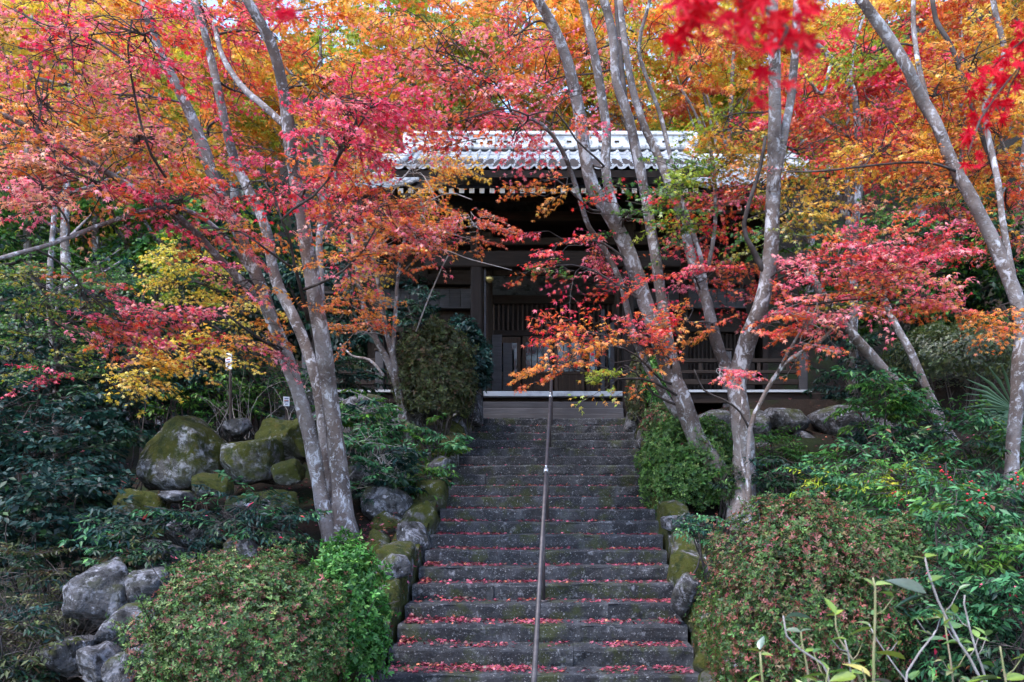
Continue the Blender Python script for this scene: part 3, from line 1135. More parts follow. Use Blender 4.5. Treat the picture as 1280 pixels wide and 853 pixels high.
# verandas with railings on both sides
for s, x0, x1 in ((-1, -4.75, -1.95), (1, 1.55, 4.45)):
    v = sub_empty("veranda", tp)
    for k in range(7):
        y0 = 14.32 + k * .37
        box("floor_plank", v, MT['woodgrey'], x0, x1, y0 + .004, y0 + .366, 3.865, 3.915, .006)
    box("edge_beam", v, MT['woodx'], x0 + .02, x1 + (.18 if s > 0 else -.02), 14.36, 14.5, 3.68, 3.862, .012)
    box("edge_trim", v, MT['white'], x0, x1, 14.30, 14.318, 3.868, 3.912, .003)
    xs = (4.32, 2.95, 1.7) if s > 0 else (-4.62, -3.3, -2.05)
    for xp in xs:
        box("post", v, MT['woodgrey'], xp - .075, xp + .075, 14.36, 14.5, 3.917, 4.62, .012)
        box("support_post", v, MT['woodgrey'], xp - .08, xp + .08, 14.37, 14.52, 3.2, 3.678, .012)
        box("post_cap", v, MT['wood'], xp - .09, xp + .09, 14.345, 14.515, 4.621, 4.66, .01)
    for zz, hh in ((4.02, .10), (4.22, .06), (4.42, .07)):
        box("railing_bar", v, MT['woodx'], x0 + .2, x1 - .2, 14.40, 14.46, zz, zz + hh, .008)
    for k in range(5):
        xp = x0 + .4 + (x1 - x0 - .8) * k / 4
        box("baluster", v, MT['wood'], xp - .03, xp + .03, 14.41, 14.45, 4.281, 4.419, .005)
# lamp beside the column
MB().tube([(-1.38, 14.98, 6.02), (-1.38, 14.98, 6.07), (-1.38, 14.98, 6.12), (-1.38, 14.98, 6.15)], [.03, .075, .075, .02], 12).build("brass_lamp", MT['brass'], tp, True)

# signs
def sign(label, x, y, d, w, h, yaw, zb):
    c = P(x, y, d)
    t = thing("notice_sign", label, "sign", (c.x, c.y, zb))
    R = Matrix.Translation(c) @ Matrix.Rotation(yaw, 4, 'Z')

    def bx(name, mat, *a, b=.004, p=t):
        me = MB().box(*a, b).mesh(name)
        me.transform(R)
        return link_mesh(name, me, mat, p)
    bd = bx("board", MT['sign'], -w / 2, w / 2, -.008, .008, -h / 2, h / 2)
    bx("post", MT['darkbark'], -.018, .018, .01, .04, zb - c.z - .05, h * .3)
    for k, (zz, ww, mm) in enumerate([(.30, .6, 'ink'), (.10, .66, 'inkred'), (-.04, .66, 'ink'), (-.30, .4, 'ink')]):
        bx("text_line", MT[mm], -w * ww / 2, w * ww / 2, -.0115, -.0088, zz * h - .006, zz * h + .006, b=0, p=bd)


sign("white notice sign on a thin dark post above the mossy boulders", 286, 452, 10.9, .14, .23, -.6, 2.4)
sign("small white notice board low behind the left maple trunk", 358, 502, 12.0, .09, .14, .4, 2.6)

# ---------------------------------------------------------------- maples traced from the photograph
def build_stem(name, root, pts, w0, w1, mat, flare=False, seed=0.0, sides=12):
    """pts: (px, py, depth); widths in photo pixels at both ends"""
    n = len(pts)
    P3 = [P(*p) for p in pts]
    # extra wander in depth so that the stem is not a flat tracing
    for k in range(1, n - 1):
        P3[k] = P3[k] + (P3[k] - Vector((0, 0, EYE))).normalized() * (.10 * mnoise.noise(Vector((seed, k * .9, 1.7))))
    rad = [(.64 + .16 * k / (n - 1)) * (w0 + (w1 - w0) * (k / (n - 1)) ** .8) / 2 / F * pts[k][2] for k in range(n)]
    q, r = catmull(P3, rad, .13)
    if flare:
        for k in range(len(q)):
            h = (q[k] - q[0]).length
            r[k] *= 1 + .42 * math.exp(-h / .18)
        down = (q[0] - q[1]).normalized()
        q = [q[0] + Vector((down.x * .2, down.y * .2, -.35))] + q
        r = [r[0] * 1.35] + r
    MB().tube(q, r, sides, True, .22, seed).build(name, mat, root, True)
    return q, r


class Maple:
    count = 0

    def __init__(self, label, base, group=None, cat="maple tree", name="maple_tree", seed=1, mat='bark'):
        Maple.count += 1
        b = P(*base)
        self.root = thing(name, label, cat, (b.x, b.y, b.z), group)
        self.rng = np.random.default_rng(seed * 13 + 5)
        self.cr = Crown(self.rng)
        self.q, self.r = [], []
        self.mat, self.seed = mat, seed * 7.3
        self.first = True

    def stem(self, pts, w0, w1, mat=None, sides=12):
        self.seed += 1.37
        q, r = build_stem("trunk" if self.first else "limb", self.root, pts, w0, w1, MT[mat or self.mat], self.first, self.seed, sides)
        self.first = False
        self.q += [np.array(v) for v in q[1:]]
        self.r += list(r[1:])
        return self

    def pad(self, x, y, rx, ry, d, dd, n, pal, leaf=.078, scale=.60, keep=.82, variants=None, join=True):
        rng = self.rng
        c = np.array(P(x, y, d))
        a, b = rx / F * d, ry * 1.22 / F * d
        Q = np.array(self.q)
        cost = np.linalg.norm(Q - c, axis=1) + 1.2 * np.maximum(0, Q[:, 2] - c[2] + .1) - .0 * np.array(self.r)
        j = int(np.argmin(cost))
        near = Q[j]
        r0 = min(self.r[j] * .55, .03)
        hub = c.copy()
        hub[2] -= b * .15
        if join and np.linalg.norm(near - hub) > .25:
            ks = len(self.cr.segs)
            self.cr.branch(near, hub, min(max(r0, .012), .018), .007, 8, .08)
            line = [s_[1] for s_ in self.cr.segs[ks:]]
        else:
            line = [hub]
        pals = pal if isinstance(pal, (list, tuple)) else [pal]
        for k in range(n):
            while True:
                o = rng.uniform(-1, 1, 3)
                if (o ** 2).sum() < 1: break
            at = c + o * np.array([a, dd, b])
            out = at - near
            yaw = math.atan2(out[1], out[0]) + rng.normal(0, .6)
            sc = scale * rng.uniform(.7, 1.25)
            # the spray is centred on `at`
            start = at - np.array([math.cos(yaw), math.sin(yaw), 0]) * sc * .5
            if k < n * .8:
                fr = line[int(len(line) * rng.uniform(.45, .999))] + rng.normal(0, .01, 3)
                self.cr.branch(fr, start, .0075, .004, 4, .06, .08)
            self.cr.spray(start, yaw, sc, pals[rng.integers(len(pals))], leaf, rng.normal(.18, .28), variants or SPRAYS, True, keep, pals[rng.integers(len(pals))])
        return self

    def done(self, twig='darkbark'):
        self.cr.build(self.root, T_MAPLE, MT['leaf'], MT[twig], 4)


# --- left maple, several stems
t = Maple("multi-stemmed grey maple with red and orange leaves standing left of the steps", (425, 664, 9.6), seed=1)
t.stem([(430, 660, 9.6), (424, 590, 9.6), (413, 501, 9.5), (403, 430, 9.4), (393, 370, 9.3), (384, 310, 9.2), (374, 250, 9.1), (364, 194, 9.0), (354, 112, 8.8), (337, 51, 8.6), (303, -10, 8.4)], 38, 15)
t.stem([(418, 712, 9.55), (410, 664, 9.55), (398, 600, 9.6), (381, 520, 9.5), (362, 460, 9.4), (343, 407, 9.3), (322, 350, 9.2), (303, 300, 9.1), (272, 235, 8.9), (250, 173, 8.8), (232, 130, 8.7), (207, 80, 8.6), (190, 40, 8.5), (180, 0, 8.4)], 34, 13)
t.stem([(424, 712, 9.75), (416, 664, 9.85), (407, 560, 10.0), (397, 483, 10.0), (373, 410, 10.1), (345, 350, 10.1), (330, 280, 10.0), (296, 207, 9.9), (283, 160, 9.8), (270, 100, 9.7), (258, 50, 9.6), (240, -8, 9.5)], 28, 10)
t.stem([(362, 163, 8.95), (340, 142, 9.0), (320, 125, 9.1), (299, 105, 9.2), (278, 70, 9.3), (268, 30, 9.4)], 14, 8)
t.stem([(352, 430, 9.35), (335, 385, 9.1), (280, 330, 8.7), (238, 285, 8.4), (200, 255, 8.2), (150, 225, 8.0), (90, 190, 7.7), (45, 165, 7.5), (0, 142, 7.3), (-40, 128, 7.1)], 17, 7, None, 9)
t.stem([(322, 352, 9.2), (275, 290, 8.9), (230, 262, 8.6), (190, 262, 8.2), (129, 280, 7.8), (68, 304, 7.4), (0, 323, 7.0), (-30, 335, 6.9)], 10, 6, 'bark', 8)
t.stem([(402, 420, 9.45), (401, 360, 9.6), (399, 300, 9.7), (405, 262, 9.8), (418, 220, 9.9), (428, 170, 10)], 16, 6)
t.stem([(385, 400, 9.2), (378, 370, 8.9), (368, 330, 8.6), (362, 300, 8.4), (352, 275, 8.2), (366, 262, 8.1), (392, 245, 8.0), (410, 225, 7.9)], 8, 3, 'darkbark', 7)
t.stem([(380, 362, 8.85), (405, 352, 8.6), (430, 338, 8.4), (455, 312, 8.2), (470, 285, 8.1)], 6, 2.5, 'darkbark', 7)
t.stem([(215, 232, 8.3), (190, 195, 8.0), (175, 150, 7.8), (165, 100, 7.6), (160, 60, 7.5), (165, 25, 7.4)], 6, 2.5, 'darkbark', 7)
t.stem([(365, 335, 8.6), (330, 310, 8.2), (300, 290, 8.0), (250, 285, 7.8)], 5, 2, 'darkbark', 6)
t.pad(60, 40, 120, 60, 7.8, .8, 20, ['pink', 'paleorange', 'crimson'])
t.pad(180, 35, 90, 45, 7.4, .7, 17, ['crimson', 'red', 'pink'])
t.pad(60, 125, 110, 50, 7.9, .8, 15, ['paleorange', 'orange', 'pink'])
t.pad(150, 115, 85, 45, 8.6, .8, 13, ['pink', 'orange', 'pink'])
t.pad(60, 175, 90, 26, 7.8, .6, 14, ['paleorange', 'pink', 'orange'])
t.pad(170, 175, 80, 26, 8.2, .6, 14, ['orange', 'paleorange', 'pink'])
t.pad(110, 210, 110, 26, 7.6, .6, 20, ['paleorange', 'orange', 'pink'])
t.pad(30, 215, 60, 26, 7.2, .5, 11, ['pink', 'paleorange'], .08)
t.pad(235, 165, 80, 50, 10.6, .7, 15, ['orange', 'redorange', 'pink'])
t.pad(265, 40, 60, 40, 10.2, .6, 11, ['crimson', 'red', 'redorange'])
t.pad(345, 40, 65, 40, 9.6, .6, 12, ['red', 'redorange', 'crimson'])
t.pad(320, 115, 65, 40, 10.2, .6, 10, ['orange', 'redorange', 'crimson'])
t.pad(415, 90, 70, 50, 8.8, .7, 16, ['orange', 'redorange', 'gold'])
t.pad(465, 120, 70, 32, 7.8, .5, 22, ['crimson', 'crimson', 'pink'])
t.pad(430, 165, 60, 30, 7.8, .5, 14, ['crimson', 'crimson'])
t.pad(330, 222, 80, 22, 8.4, .6, 12, ['red', 'pink', 'crimson'])
t.pad(225, 245, 70, 22, 8.0, .5, 15, ['redorange', 'pink', 'crimson'])
t.pad(280, 290, 60, 14, 8.6, .5, 7, ['redorange', 'orange', 'pink'])
t.pad(405, 215, 60, 24, 8.6, .5, 9, ['pink', 'redorange', 'orange'])
t.pad(450, 248, 65, 22, 8.3, .5, 10, ['redorange', 'pink', 'orange'])
t.pad(490, 275, 75, 18, 8.1, .5, 12, ['pink', 'redorange'])
t.pad(430, 320, 55, 16, 8.4, .4, 7, ['orange', 'redorange', 'pink'])
t.pad(430, 375, 50, 18, 9.4, .4, 5, ['redorange', 'orange'])
t.pad(300, 350, 40, 14, 8.4, .4, 4, ['pink', 'orange'])
t.pad(160, 398, 75, 14, 8.0, .35, 12, ['pink', 'pink', 'redorange'])
t.pad(250, 388, 40, 16, 8.0, .3, 6, ['pink', 'red'])
t.pad(340, 425, 30, 30, 9.0, .3, 4, ['pink', 'orange'])
t.done()

# --- small pale maple behind the left maple
t = Maple("small slender pale maple between the left maple and the azalea column", (505, 527, 12.3), seed=2)
t.stem([(505, 527, 12.3), (498, 490, 12.3), (486, 455, 12.2), (470, 425, 12.1), (455, 385, 12.0), (447, 340, 11.9), (440, 290, 11.8)], 17, 6, None, 9)
t.stem([(500, 495, 12.3), (492, 450, 12.2), (482, 410, 12.1), (474, 360, 12.0), (466, 320, 11.9), (455, 270, 11.8)], 13, 5, None, 9)
t.stem([(489, 445, 12.2), (494, 400, 12.2), (497, 350, 12.2), (503, 310, 12.1), (515, 270, 12.0)], 9, 4, None, 8)
t.stem([(480, 470, 12.2), (462, 450, 12.4), (440, 445, 12.6), (425, 430, 12.7)], 6, 3, None, 7)
t.stem([(497, 345, 12.1), (540, 312, 11.7), (590, 325, 11.3), (640, 338, 11.1)], 2.6, 1.2, 'twig', 7)
t.stem([(520, 415, 12.0), (535, 375, 11.9), (550, 340, 11.8), (560, 320, 11.7)], 3, 2, 'twig', 7)
t.stem([(490, 300, 12.0), (520, 262, 11.7), (560, 242, 11.4), (590, 250, 11.2)], 3, 1.5, 'twig', 6)
t.stem([(520, 262, 11.7), (545, 285, 11.5), (590, 300, 11.3)], 2.5, 1.2, 'twig', 6)
t.stem([(475, 300, 11.9), (480, 262, 11.6), (500, 225, 11.3)], 3, 1.5, 'twig', 6)
t.pad(480, 300, 60, 36, 11.6, .6, 15, ['orange', 'redorange', 'gold'])
t.pad(440, 350, 50, 36, 11.6, .6, 12, ['orange', 'gold'])
t.pad(520, 300, 60, 30, 11.4, .5, 12, ['redorange', 'orange', 'pink'])
t.pad(530, 255, 60, 30, 11.6, .6, 12, ['orange', 'gold', 'redorange'])
t.pad(590, 280, 70, 14, 11.2, .4, 10, ['pink', 'redorange', 'rust'])
t.pad(450, 415, 40, 22, 11.8, .4, 6, ['orange', 'redorange'])
t.pad(520, 208, 90, 22, 11.4, .5, 20, ['gold', 'gold', 'orange'])
t.pad(450, 200, 70, 40, 11.6, .6, 18, ['pink', 'orange', 'crimson'])
t.done('twig')

# --- leaning maple right of the steps
t = Maple("leaning three-stemmed maple whose trunk bends over the right side of the steps", (918, 634, 10.3), seed=3)
t.stem([(922, 632, 10.3), (894, 583, 10.2), (871, 549, 10.2), (852, 498, 10.1), (837, 465, 10.1), (824, 425, 10.0), (808, 380, 10.0), (791, 331, 9.9), (774, 289, 9.8), (757, 262, 9.7), (740, 231, 9.6), (731, 194, 9.5), (723, 136, 9.4), (709, 75, 9.2), (692, 34, 9.1), (668, -8, 8.9)], 40, 15)
t.stem([(776, 294, 9.8), (766, 255, 9.8), (757, 211, 9.8), (758, 163, 9.8), (752, 119, 9.7), (741, 58, 9.6), (726, -8, 9.5)], 20, 13)
t.stem([(846, 475, 10.1), (836, 430, 10.2), (826, 370, 10.3), (821, 331, 10.3), (814, 289, 10.3), (804, 231, 10.3), (796, 190, 10.3), (786, 146, 10.2), (770, 102, 10.1), (767, 51, 10.0), (753, -8, 9.9)], 24, 13)
t.stem([(848, 524, 10.6), (828, 490, 10.6), (807, 455, 10.6), (794, 425, 10.5), (787, 399, 10.4), (774, 348, 10.3), (754, 310, 10.2), (736, 284, 10.0), (719, 231, 9.8), (702, 187, 9.6), (678, 156, 9.4), (640, 142, 9.2)], 17, 5, None, 9)
t.stem([(815, 290, 10.3), (790, 180, 10.6), (777, 85, 10.8), (770, -8, 10.9)], 10, 8, 'darkbark', 8)
t.stem([(735, 205, 9.6), (755, 208, 9.2), (720, 175, 9.0), (695, 140, 8.8), (660, 145, 8.6)], 5, 2, 'darkbark', 6)
t.pad(545, 55, 80, 55, 8.8, .7, 19, ['orange', 'redorange', 'pink'])
t.pad(600, 100, 80, 40, 8.8, .6, 17, ['pink', 'redorange', 'red'])
t.pad(550, 155, 60, 16, 8.8, .5, 8, ['pink', 'crimson', 'redorange'])
t.pad(630, 40, 60, 45, 9.4, .6, 13, ['orange', 'redorange', 'pink'])
t.pad(670, 100, 60, 50, 10.6, .6, 12, ['redorange', 'pink', 'orange'])
t.pad(720, 60, 60, 50, 11.2, .6, 11, ['pink', 'redorange', 'gold'])
t.pad(690, 150, 50, 24, 9.0, .5, 5, ['pink', 'redorange'])
t.pad(800, 60, 60, 50, 11.6, .6, 9, ['pink', 'orange', 'lime'])
t.pad(680, 225, 40, 12, 9.0, .4, 4, ['redorange', 'orange'])
t.pad(640, 175, 60, 10, 8.8, .4, 5, ['pink', 'redorange'])
t.pad(695, 302, 55, 16, 9.2, .4, 5, ['red', 'pink', 'redorange'])
t.pad(680, 335, 40, 8, 9.0, .3, 3, ['pink', 'red', 'green'])
t.pad(760, 320, 50, 20, 10.6, .4, 7, ['red', 'pink', 'redorange'])
t.pad(745, 355, 50, 12, 9.4, .4, 3, ['red', 'redorange'])
t.pad(690, 408, 45, 14, 8.8, .35, 5, ['redorange', 'red', 'orange'])
t.pad(740, 428, 55, 20, 8.7, .4, 8, ['redorange', 'orange', 'red'])
t.pad(690, 448, 35, 10, 8.6, .3, 4, ['orange', 'redorange'])
t.pad(800, 412, 45, 20, 9.2, .4, 7, ['redorange', 'red', 'pink'])
t.pad(815, 440, 36, 14, 9.4, .4, 4, ['orange', 'redorange'])
t.pad(755, 472, 18, 12, 8.6, .2, 3, ['orange', 'lime'])
t.pad(790, 265, 60, 30, 9.4, .5, 10, ['lime', 'green', 'red'])
t.done()

# --- upright forked maple with mossy foot
t = Maple("upright forked maple with mossy lichened trunk right of the leaning maple", (930, 640, 10.1), seed=4)
t.stem([(930, 640, 10.1), (930, 580, 10.1), (926, 521, 10.0), (921, 480, 10.0), (928, 445, 9.9), (939, 414, 9.8), (950, 386, 9.7), (960, 340, 9.6), (965, 290, 9.5), (967, 221, 9.4), (969, 136, 9.2), (967, 54, 9.0), (965, -8, 8.9)], 44, 17)
t.stem([(921, 482, 10.0), (904, 452, 10.0), (892, 414, 9.9), (884, 380, 9.9), (868, 335, 9.9), (855, 285, 10.0), (840, 240, 10.0), (825, 200, 10.0), (808, 165, 10.0), (791, 112, 9.9), (782, 60, 9.8), (775, 0, 9.8)], 26, 9)
t.stem([(966, 240, 9.4), (975, 200, 9.4), (981, 163, 9.3), (989, 119, 9.3), (994, 68, 9.2), (996, 10, 9.1), (997, -10, 9.1)], 17, 12)
t.stem([(958, 345, 9.6), (940, 310, 9.5), (930, 280, 9.4), (950, 210, 9.3), (957, 170, 9.2)], 12, 5, 'darkbark', 8)
t.stem([(884, 380, 9.9), (878, 330, 10.1), (862, 280, 10.2), (848, 238, 10.2), (840, 205, 10.2), (825, 143, 10.1), (811, 105, 10.0), (798, 61, 9.9), (808, 17, 9.8), (815, -10, 9.8)], 11, 5, None, 8)
t.stem([(884, 340, 10.0), (893, 290, 10.0), (894, 240, 10.1), (888, 190, 10.1), (868, 140, 10.1), (850, 108, 10.1)], 9, 4, None, 8)
t.stem([(985, 215, 9.4), (1030, 214, 9.0), (1080, 208, 8.7), (1140, 203, 8.6), (1172, 206, 8.8), (1194, 214, 8.95)], 3.5, 4, 'darkbark', 7)
t.pad(890, 295, 50, 30, 10.4, .5, 11, ['pink', 'red', 'redorange'])
t.pad(865, 345, 50, 22, 9.6, .5, 8, ['red', 'redorange', 'pink'])
t.pad(930, 345, 50, 30, 10.3, .4, 10, ['red', 'pink', 'redorange'])
t.pad(975, 400, 40, 22, 9.1, .4, 7, ['redorange', 'pink', 'red'])
t.pad(855, 398, 45, 16, 9.6, .4, 6, ['redorange', 'orange'])
t.pad(1045, 320, 85, 34, 8.9, .6, 23, ['pink', 'pink', 'red', 'redorange'])
t.pad(1030, 366, 65, 20, 8.8, .5, 12, ['pink', 'redorange', 'pink'])
t.pad(1130, 315, 75, 28, 8.7, .6, 18, ['pink', 'pink', 'red'])
t.pad(1180, 285, 50, 22, 9.6, .5, 10, ['pink', 'red', 'orange'])
t.pad(1160, 368, 80, 14, 8.6, .4, 14, ['pink', 'redorange', 'orange'])
t.pad(905, 245, 50, 26, 10.4, .5, 8, ['pink', 'redorange', 'rust'])
t.pad(850, 215, 50, 26, 9.6, .5, 13, ['lime', 'lime', 'green'])
t.pad(850, 260, 40, 24, 9.6, .4, 8, ['lime', 'green'])
t.pad(1000, 192, 75, 16, 9.8, .5, 13, ['gold', 'orange', 'olive'])
t.pad(1090, 190, 80, 22, 9.0, .5, 18, ['orange', 'gold', 'redorange'])
t.pad(940, 160, 40, 22, 10.2, .5, 8, ['olive', 'gold', 'orange'])
t.pad(905, 140, 50, 40, 9.5, .5, 10, ['gold', 'lime', 'orange'])
t.pad(880, 60, 50, 50, 9.5, .6, 10, ['rust', 'redorange', 'orange'])
t.pad(1000, 255, 60, 18, 9.4, .5, 9, ['olive', 'gold'])
t.pad(915, 195, 45, 18, 9.8, .4, 11, ['gold', 'olive', 'orange'])
t.pad(945, 232, 45, 16, 9.8, .4, 9, ['olive', 'redorange', 'pink'])
t.done()

# --- thin sapling in front of the forked maple
t = Maple("thin pale sapling forking in front of the mossy forked maple", (937, 640, 9.4), seed=5, name="maple_sapling", cat="sapling")
t.stem([(936, 642, 9.4), (936, 590, 9.4), (938, 535, 9.4), (952, 500, 9.3), (975, 462, 9.2), (1000, 441, 9.1), (1023, 430, 9.0), (1050, 402, 8.9), (1085, 378, 8.8)], 11, 4, None, 9)
t.stem([(938, 540, 9.4), (925, 515, 9.3), (905, 500, 9.2), (880, 488, 9.1), (868, 462, 9.0)], 5, 2, 'darkbark', 7)
t.stem([(972, 466, 9.2), (985, 440, 9.2), (1003, 410, 9.1), (1012, 385, 9.1)], 7, 3, None, 7)
t.stem([(936, 610, 9.4), (926, 570, 9.5), (924, 530, 9.5), (928, 500, 9.5), (920, 470, 9.5)], 5, 2.5, None, 7)
t.pad(1010, 405, 40, 22, 9.0, .3, 7, ['pink', 'redorange'])
t.pad(900, 470, 40, 14, 9.0, .25, 4, ['redorange', 'pink'], .08, .4)
t.done('twig')

# --- leaning pair at the right, behind
t = Maple("pair of bare leaning grey trunks on the right bank below the green dome", (1195, 556, 11.8), seed=6)
t.stem([(1216, 590, 11.8), (1170, 525, 11.8), (1130, 490, 11.8), (1095, 452, 11.7), (1055, 408, 11.6), (1035, 380, 11.5), (1010, 340, 11.4)], 26, 12)
t.stem([(1180, 530, 11.8), (1158, 485, 11.9), (1138, 440, 12), (1115, 398, 12.1), (1100, 360, 12.2)], 17, 10)
t.pad(1040, 375, 50, 22, 11, .5, 8, ['redorange', 'olive'])
t.pad(1110, 345, 50, 22, 11.4, .5, 8, ['orange', 'gold'])
t.done()

# --- right edge maple
t = Maple("tall curving grey maple at the right edge of the picture", (1266, 600, 9.0), seed=7)
t.stem([(1266, 606, 9.0), (1266, 560, 9.0), (1272, 480, 9.0), (1276, 400, 9.0), (1262, 350, 9.0), (1240, 300, 9.0), (1215, 250, 9.0), (1190, 204, 9.0), (1170, 153, 9.0), (1153, 126, 9.0), (1136, 88, 8.9), (1115, 54, 8.9), (1091, 20, 8.8), (1070, -10, 8.8)], 27, 16)
t.stem([(1178, 175, 9.0), (1166, 153, 9.0), (1149, 85, 9.2), (1142, 34, 9.3), (1142, -8, 9.3)], 12, 7)
t.stem([(1268, 355, 9.0), (1255, 290, 9.1), (1248, 231, 9.2), (1231, 136, 9.4), (1250, 90, 9.5), (1255, 60, 9.5), (1245, 20, 9.5), (1240, -8, 9.5)], 12, 8)
t.stem([(1243, 215, 9.3), (1205, 105, 9.6), (1190, 60, 9.7), (1170, 25, 9.8), (1165, -8, 9.8)], 9, 7, 'darkbark', 8)
t.pad(1170, 110, 70, 50, 9.4, .6, 14, ['gold', 'orange', 'rust'])
t.pad(1220, 60, 60, 50, 9.2, .6, 14, ['gold', 'orange'])
t.pad(1250, 165, 50, 40, 9.9, .5, 13, ['orange', 'redorange', 'gold'])
t.pad(1215, 215, 70, 22, 9.9, .5, 13, ['gold', 'orange', 'redorange'])
t.pad(1130, 235, 60, 26, 9.2, .5, 9, ['rust', 'orange', 'green'])
t.pad(1265, 300, 30, 36, 9.8, .4, 7, ['pink', 'redorange'])
t.pad(1262, 262, 30, 24, 9.8, .4, 6, ['redorange', 'pink'])
t.pad(1075, 60, 50, 36, 9.6, .5, 14, ['lime', 'lime', 'yellow'])
t.pad(1250, 380, 40, 14, 8.5, .3, 6, ['redorange', 'orange'])
t.done()

# --- slim maple behind the right veranda
t = Maple("slim dark maple trunk rising behind the right end of the veranda", (1068, 400, 13.4), seed=8)
t.stem([(1066, 520, 13.6), (1067, 400, 13.6), (1068, 289, 13.4), (1073, 238, 13.3), (1073, 177, 13.2), (1068, 119, 13.1), (1052, 92, 13.0), (1034, 68, 12.9), (1013, 50, 12.8)], 18, 8)
t.stem([(1056, 97, 13.0), (1040, 78, 12.8), (1028, 118, 12.8), (1005, 92, 12.6)], 8, 4, None, 8)
t.stem([(1062, 110, 13.0), (1068, 60, 13.2), (1080, 20, 13.3)], 8, 4, None, 8)
t.pad(1060, 165, 70, 40, 13.0, .8, 18, ['crimson', 'rust', 'red'], .1, .8)
t.pad(1110, 130, 60, 40, 13.2, .8, 14, ['crimson', 'red', 'rust'], .1, .8)
t.pad(1000, 120, 50, 40, 13, .7, 10, ['rust', 'redorange'], .1, .8)
t.pad(1000, 235, 70, 22, 12.6, .6, 12, ['gold', 'olive', 'orange'], .1, .8)
t.pad(1110, 265, 60, 30, 12.8, .6, 10, ['rust', 'paleorange', 'green'], .1, .8)
t.pad(960, 290, 60, 30, 12.4, .6, 8, ['green', 'olive'], .1, .8)
t.done()

# --- yellow maple on the left, low
t = Maple("small yellow-leaved maple on the left bank behind the largest boulder", (300, 500, 12.4), seed=9)
t.stem([(318, 520, 12.4), (312, 480, 12.4), (300, 440, 12.3), (270, 410, 12.2), (230, 390, 12.0), (200, 375, 11.9)], 9, 4, 'darkbark', 8)
t.stem([(300, 445, 12.3), (290, 400, 12.3), (270, 360, 12.2), (250, 330, 12.1)], 7, 4, 'darkbark', 8)
t.stem([(330, 490, 12.0), (290, 445, 11.2), (240, 435, 10.6), (190, 440, 10.2), (150, 450, 10.0)], 4, 2.5, 'darkbark', 7)
t.pad(255, 350, 70, 30, 11.8, .6, 22, ['yellow', 'lime', 'gold'])
t.pad(210, 325, 50, 22, 11.8, .6, 11, ['yellow', 'lime'])
t.pad(300, 385, 50, 26, 11.8, .5, 12, ['yellow', 'gold'])
t.pad(245, 432, 60, 10, 10.4, .3, 12, ['gold', 'yellow'])
t.pad(180, 440, 40, 14, 10.0, .3, 10, ['gold', 'gold'])
t.pad(155, 462, 40, 8, 9.9, .3, 9, ['gold', 'yellow'])
t.pad(320, 425, 40, 18, 11.6, .4, 8, ['gold', 'orange'])
t.done()

# --- green maple, far left
t = Maple("soft green maple with reddening tips at the left edge", (60, 600, 12.0), seed=10)
t.stem([(70, 640, 12.0), (72, 540, 12.0), (70, 440, 12.0), (60, 380, 11.9), (40, 330, 11.8)], 12, 6, 'darkbark', 8)
t.stem([(70, 440, 12.0), (90, 400, 12), (120, 370, 12.1), (140, 350, 12.1)], 8, 4, 'darkbark', 8)
t.pad(50, 350, 80, 36, 11.6, .8, 26, ['green', 'olive', 'green'])
t.pad(110, 370, 60, 36, 11.6, .7, 15, ['green', 'olive', 'rust'])
t.pad(40, 415, 70, 26, 11.4, .7, 17, ['green', 'green', 'olive'])
t.pad(70, 455, 80, 20, 11.2, .6, 15, ['olive', 'green'])
t.pad(120, 330, 50, 20, 12, .6, 9, ['green', 'bright'])
t.pad(45, 465, 20, 8, 10.8, .2, 3, ['crimson'])
t.pad(150, 365, 30, 12, 11.4, .3, 4, ['pink', 'crimson'])
t.done()


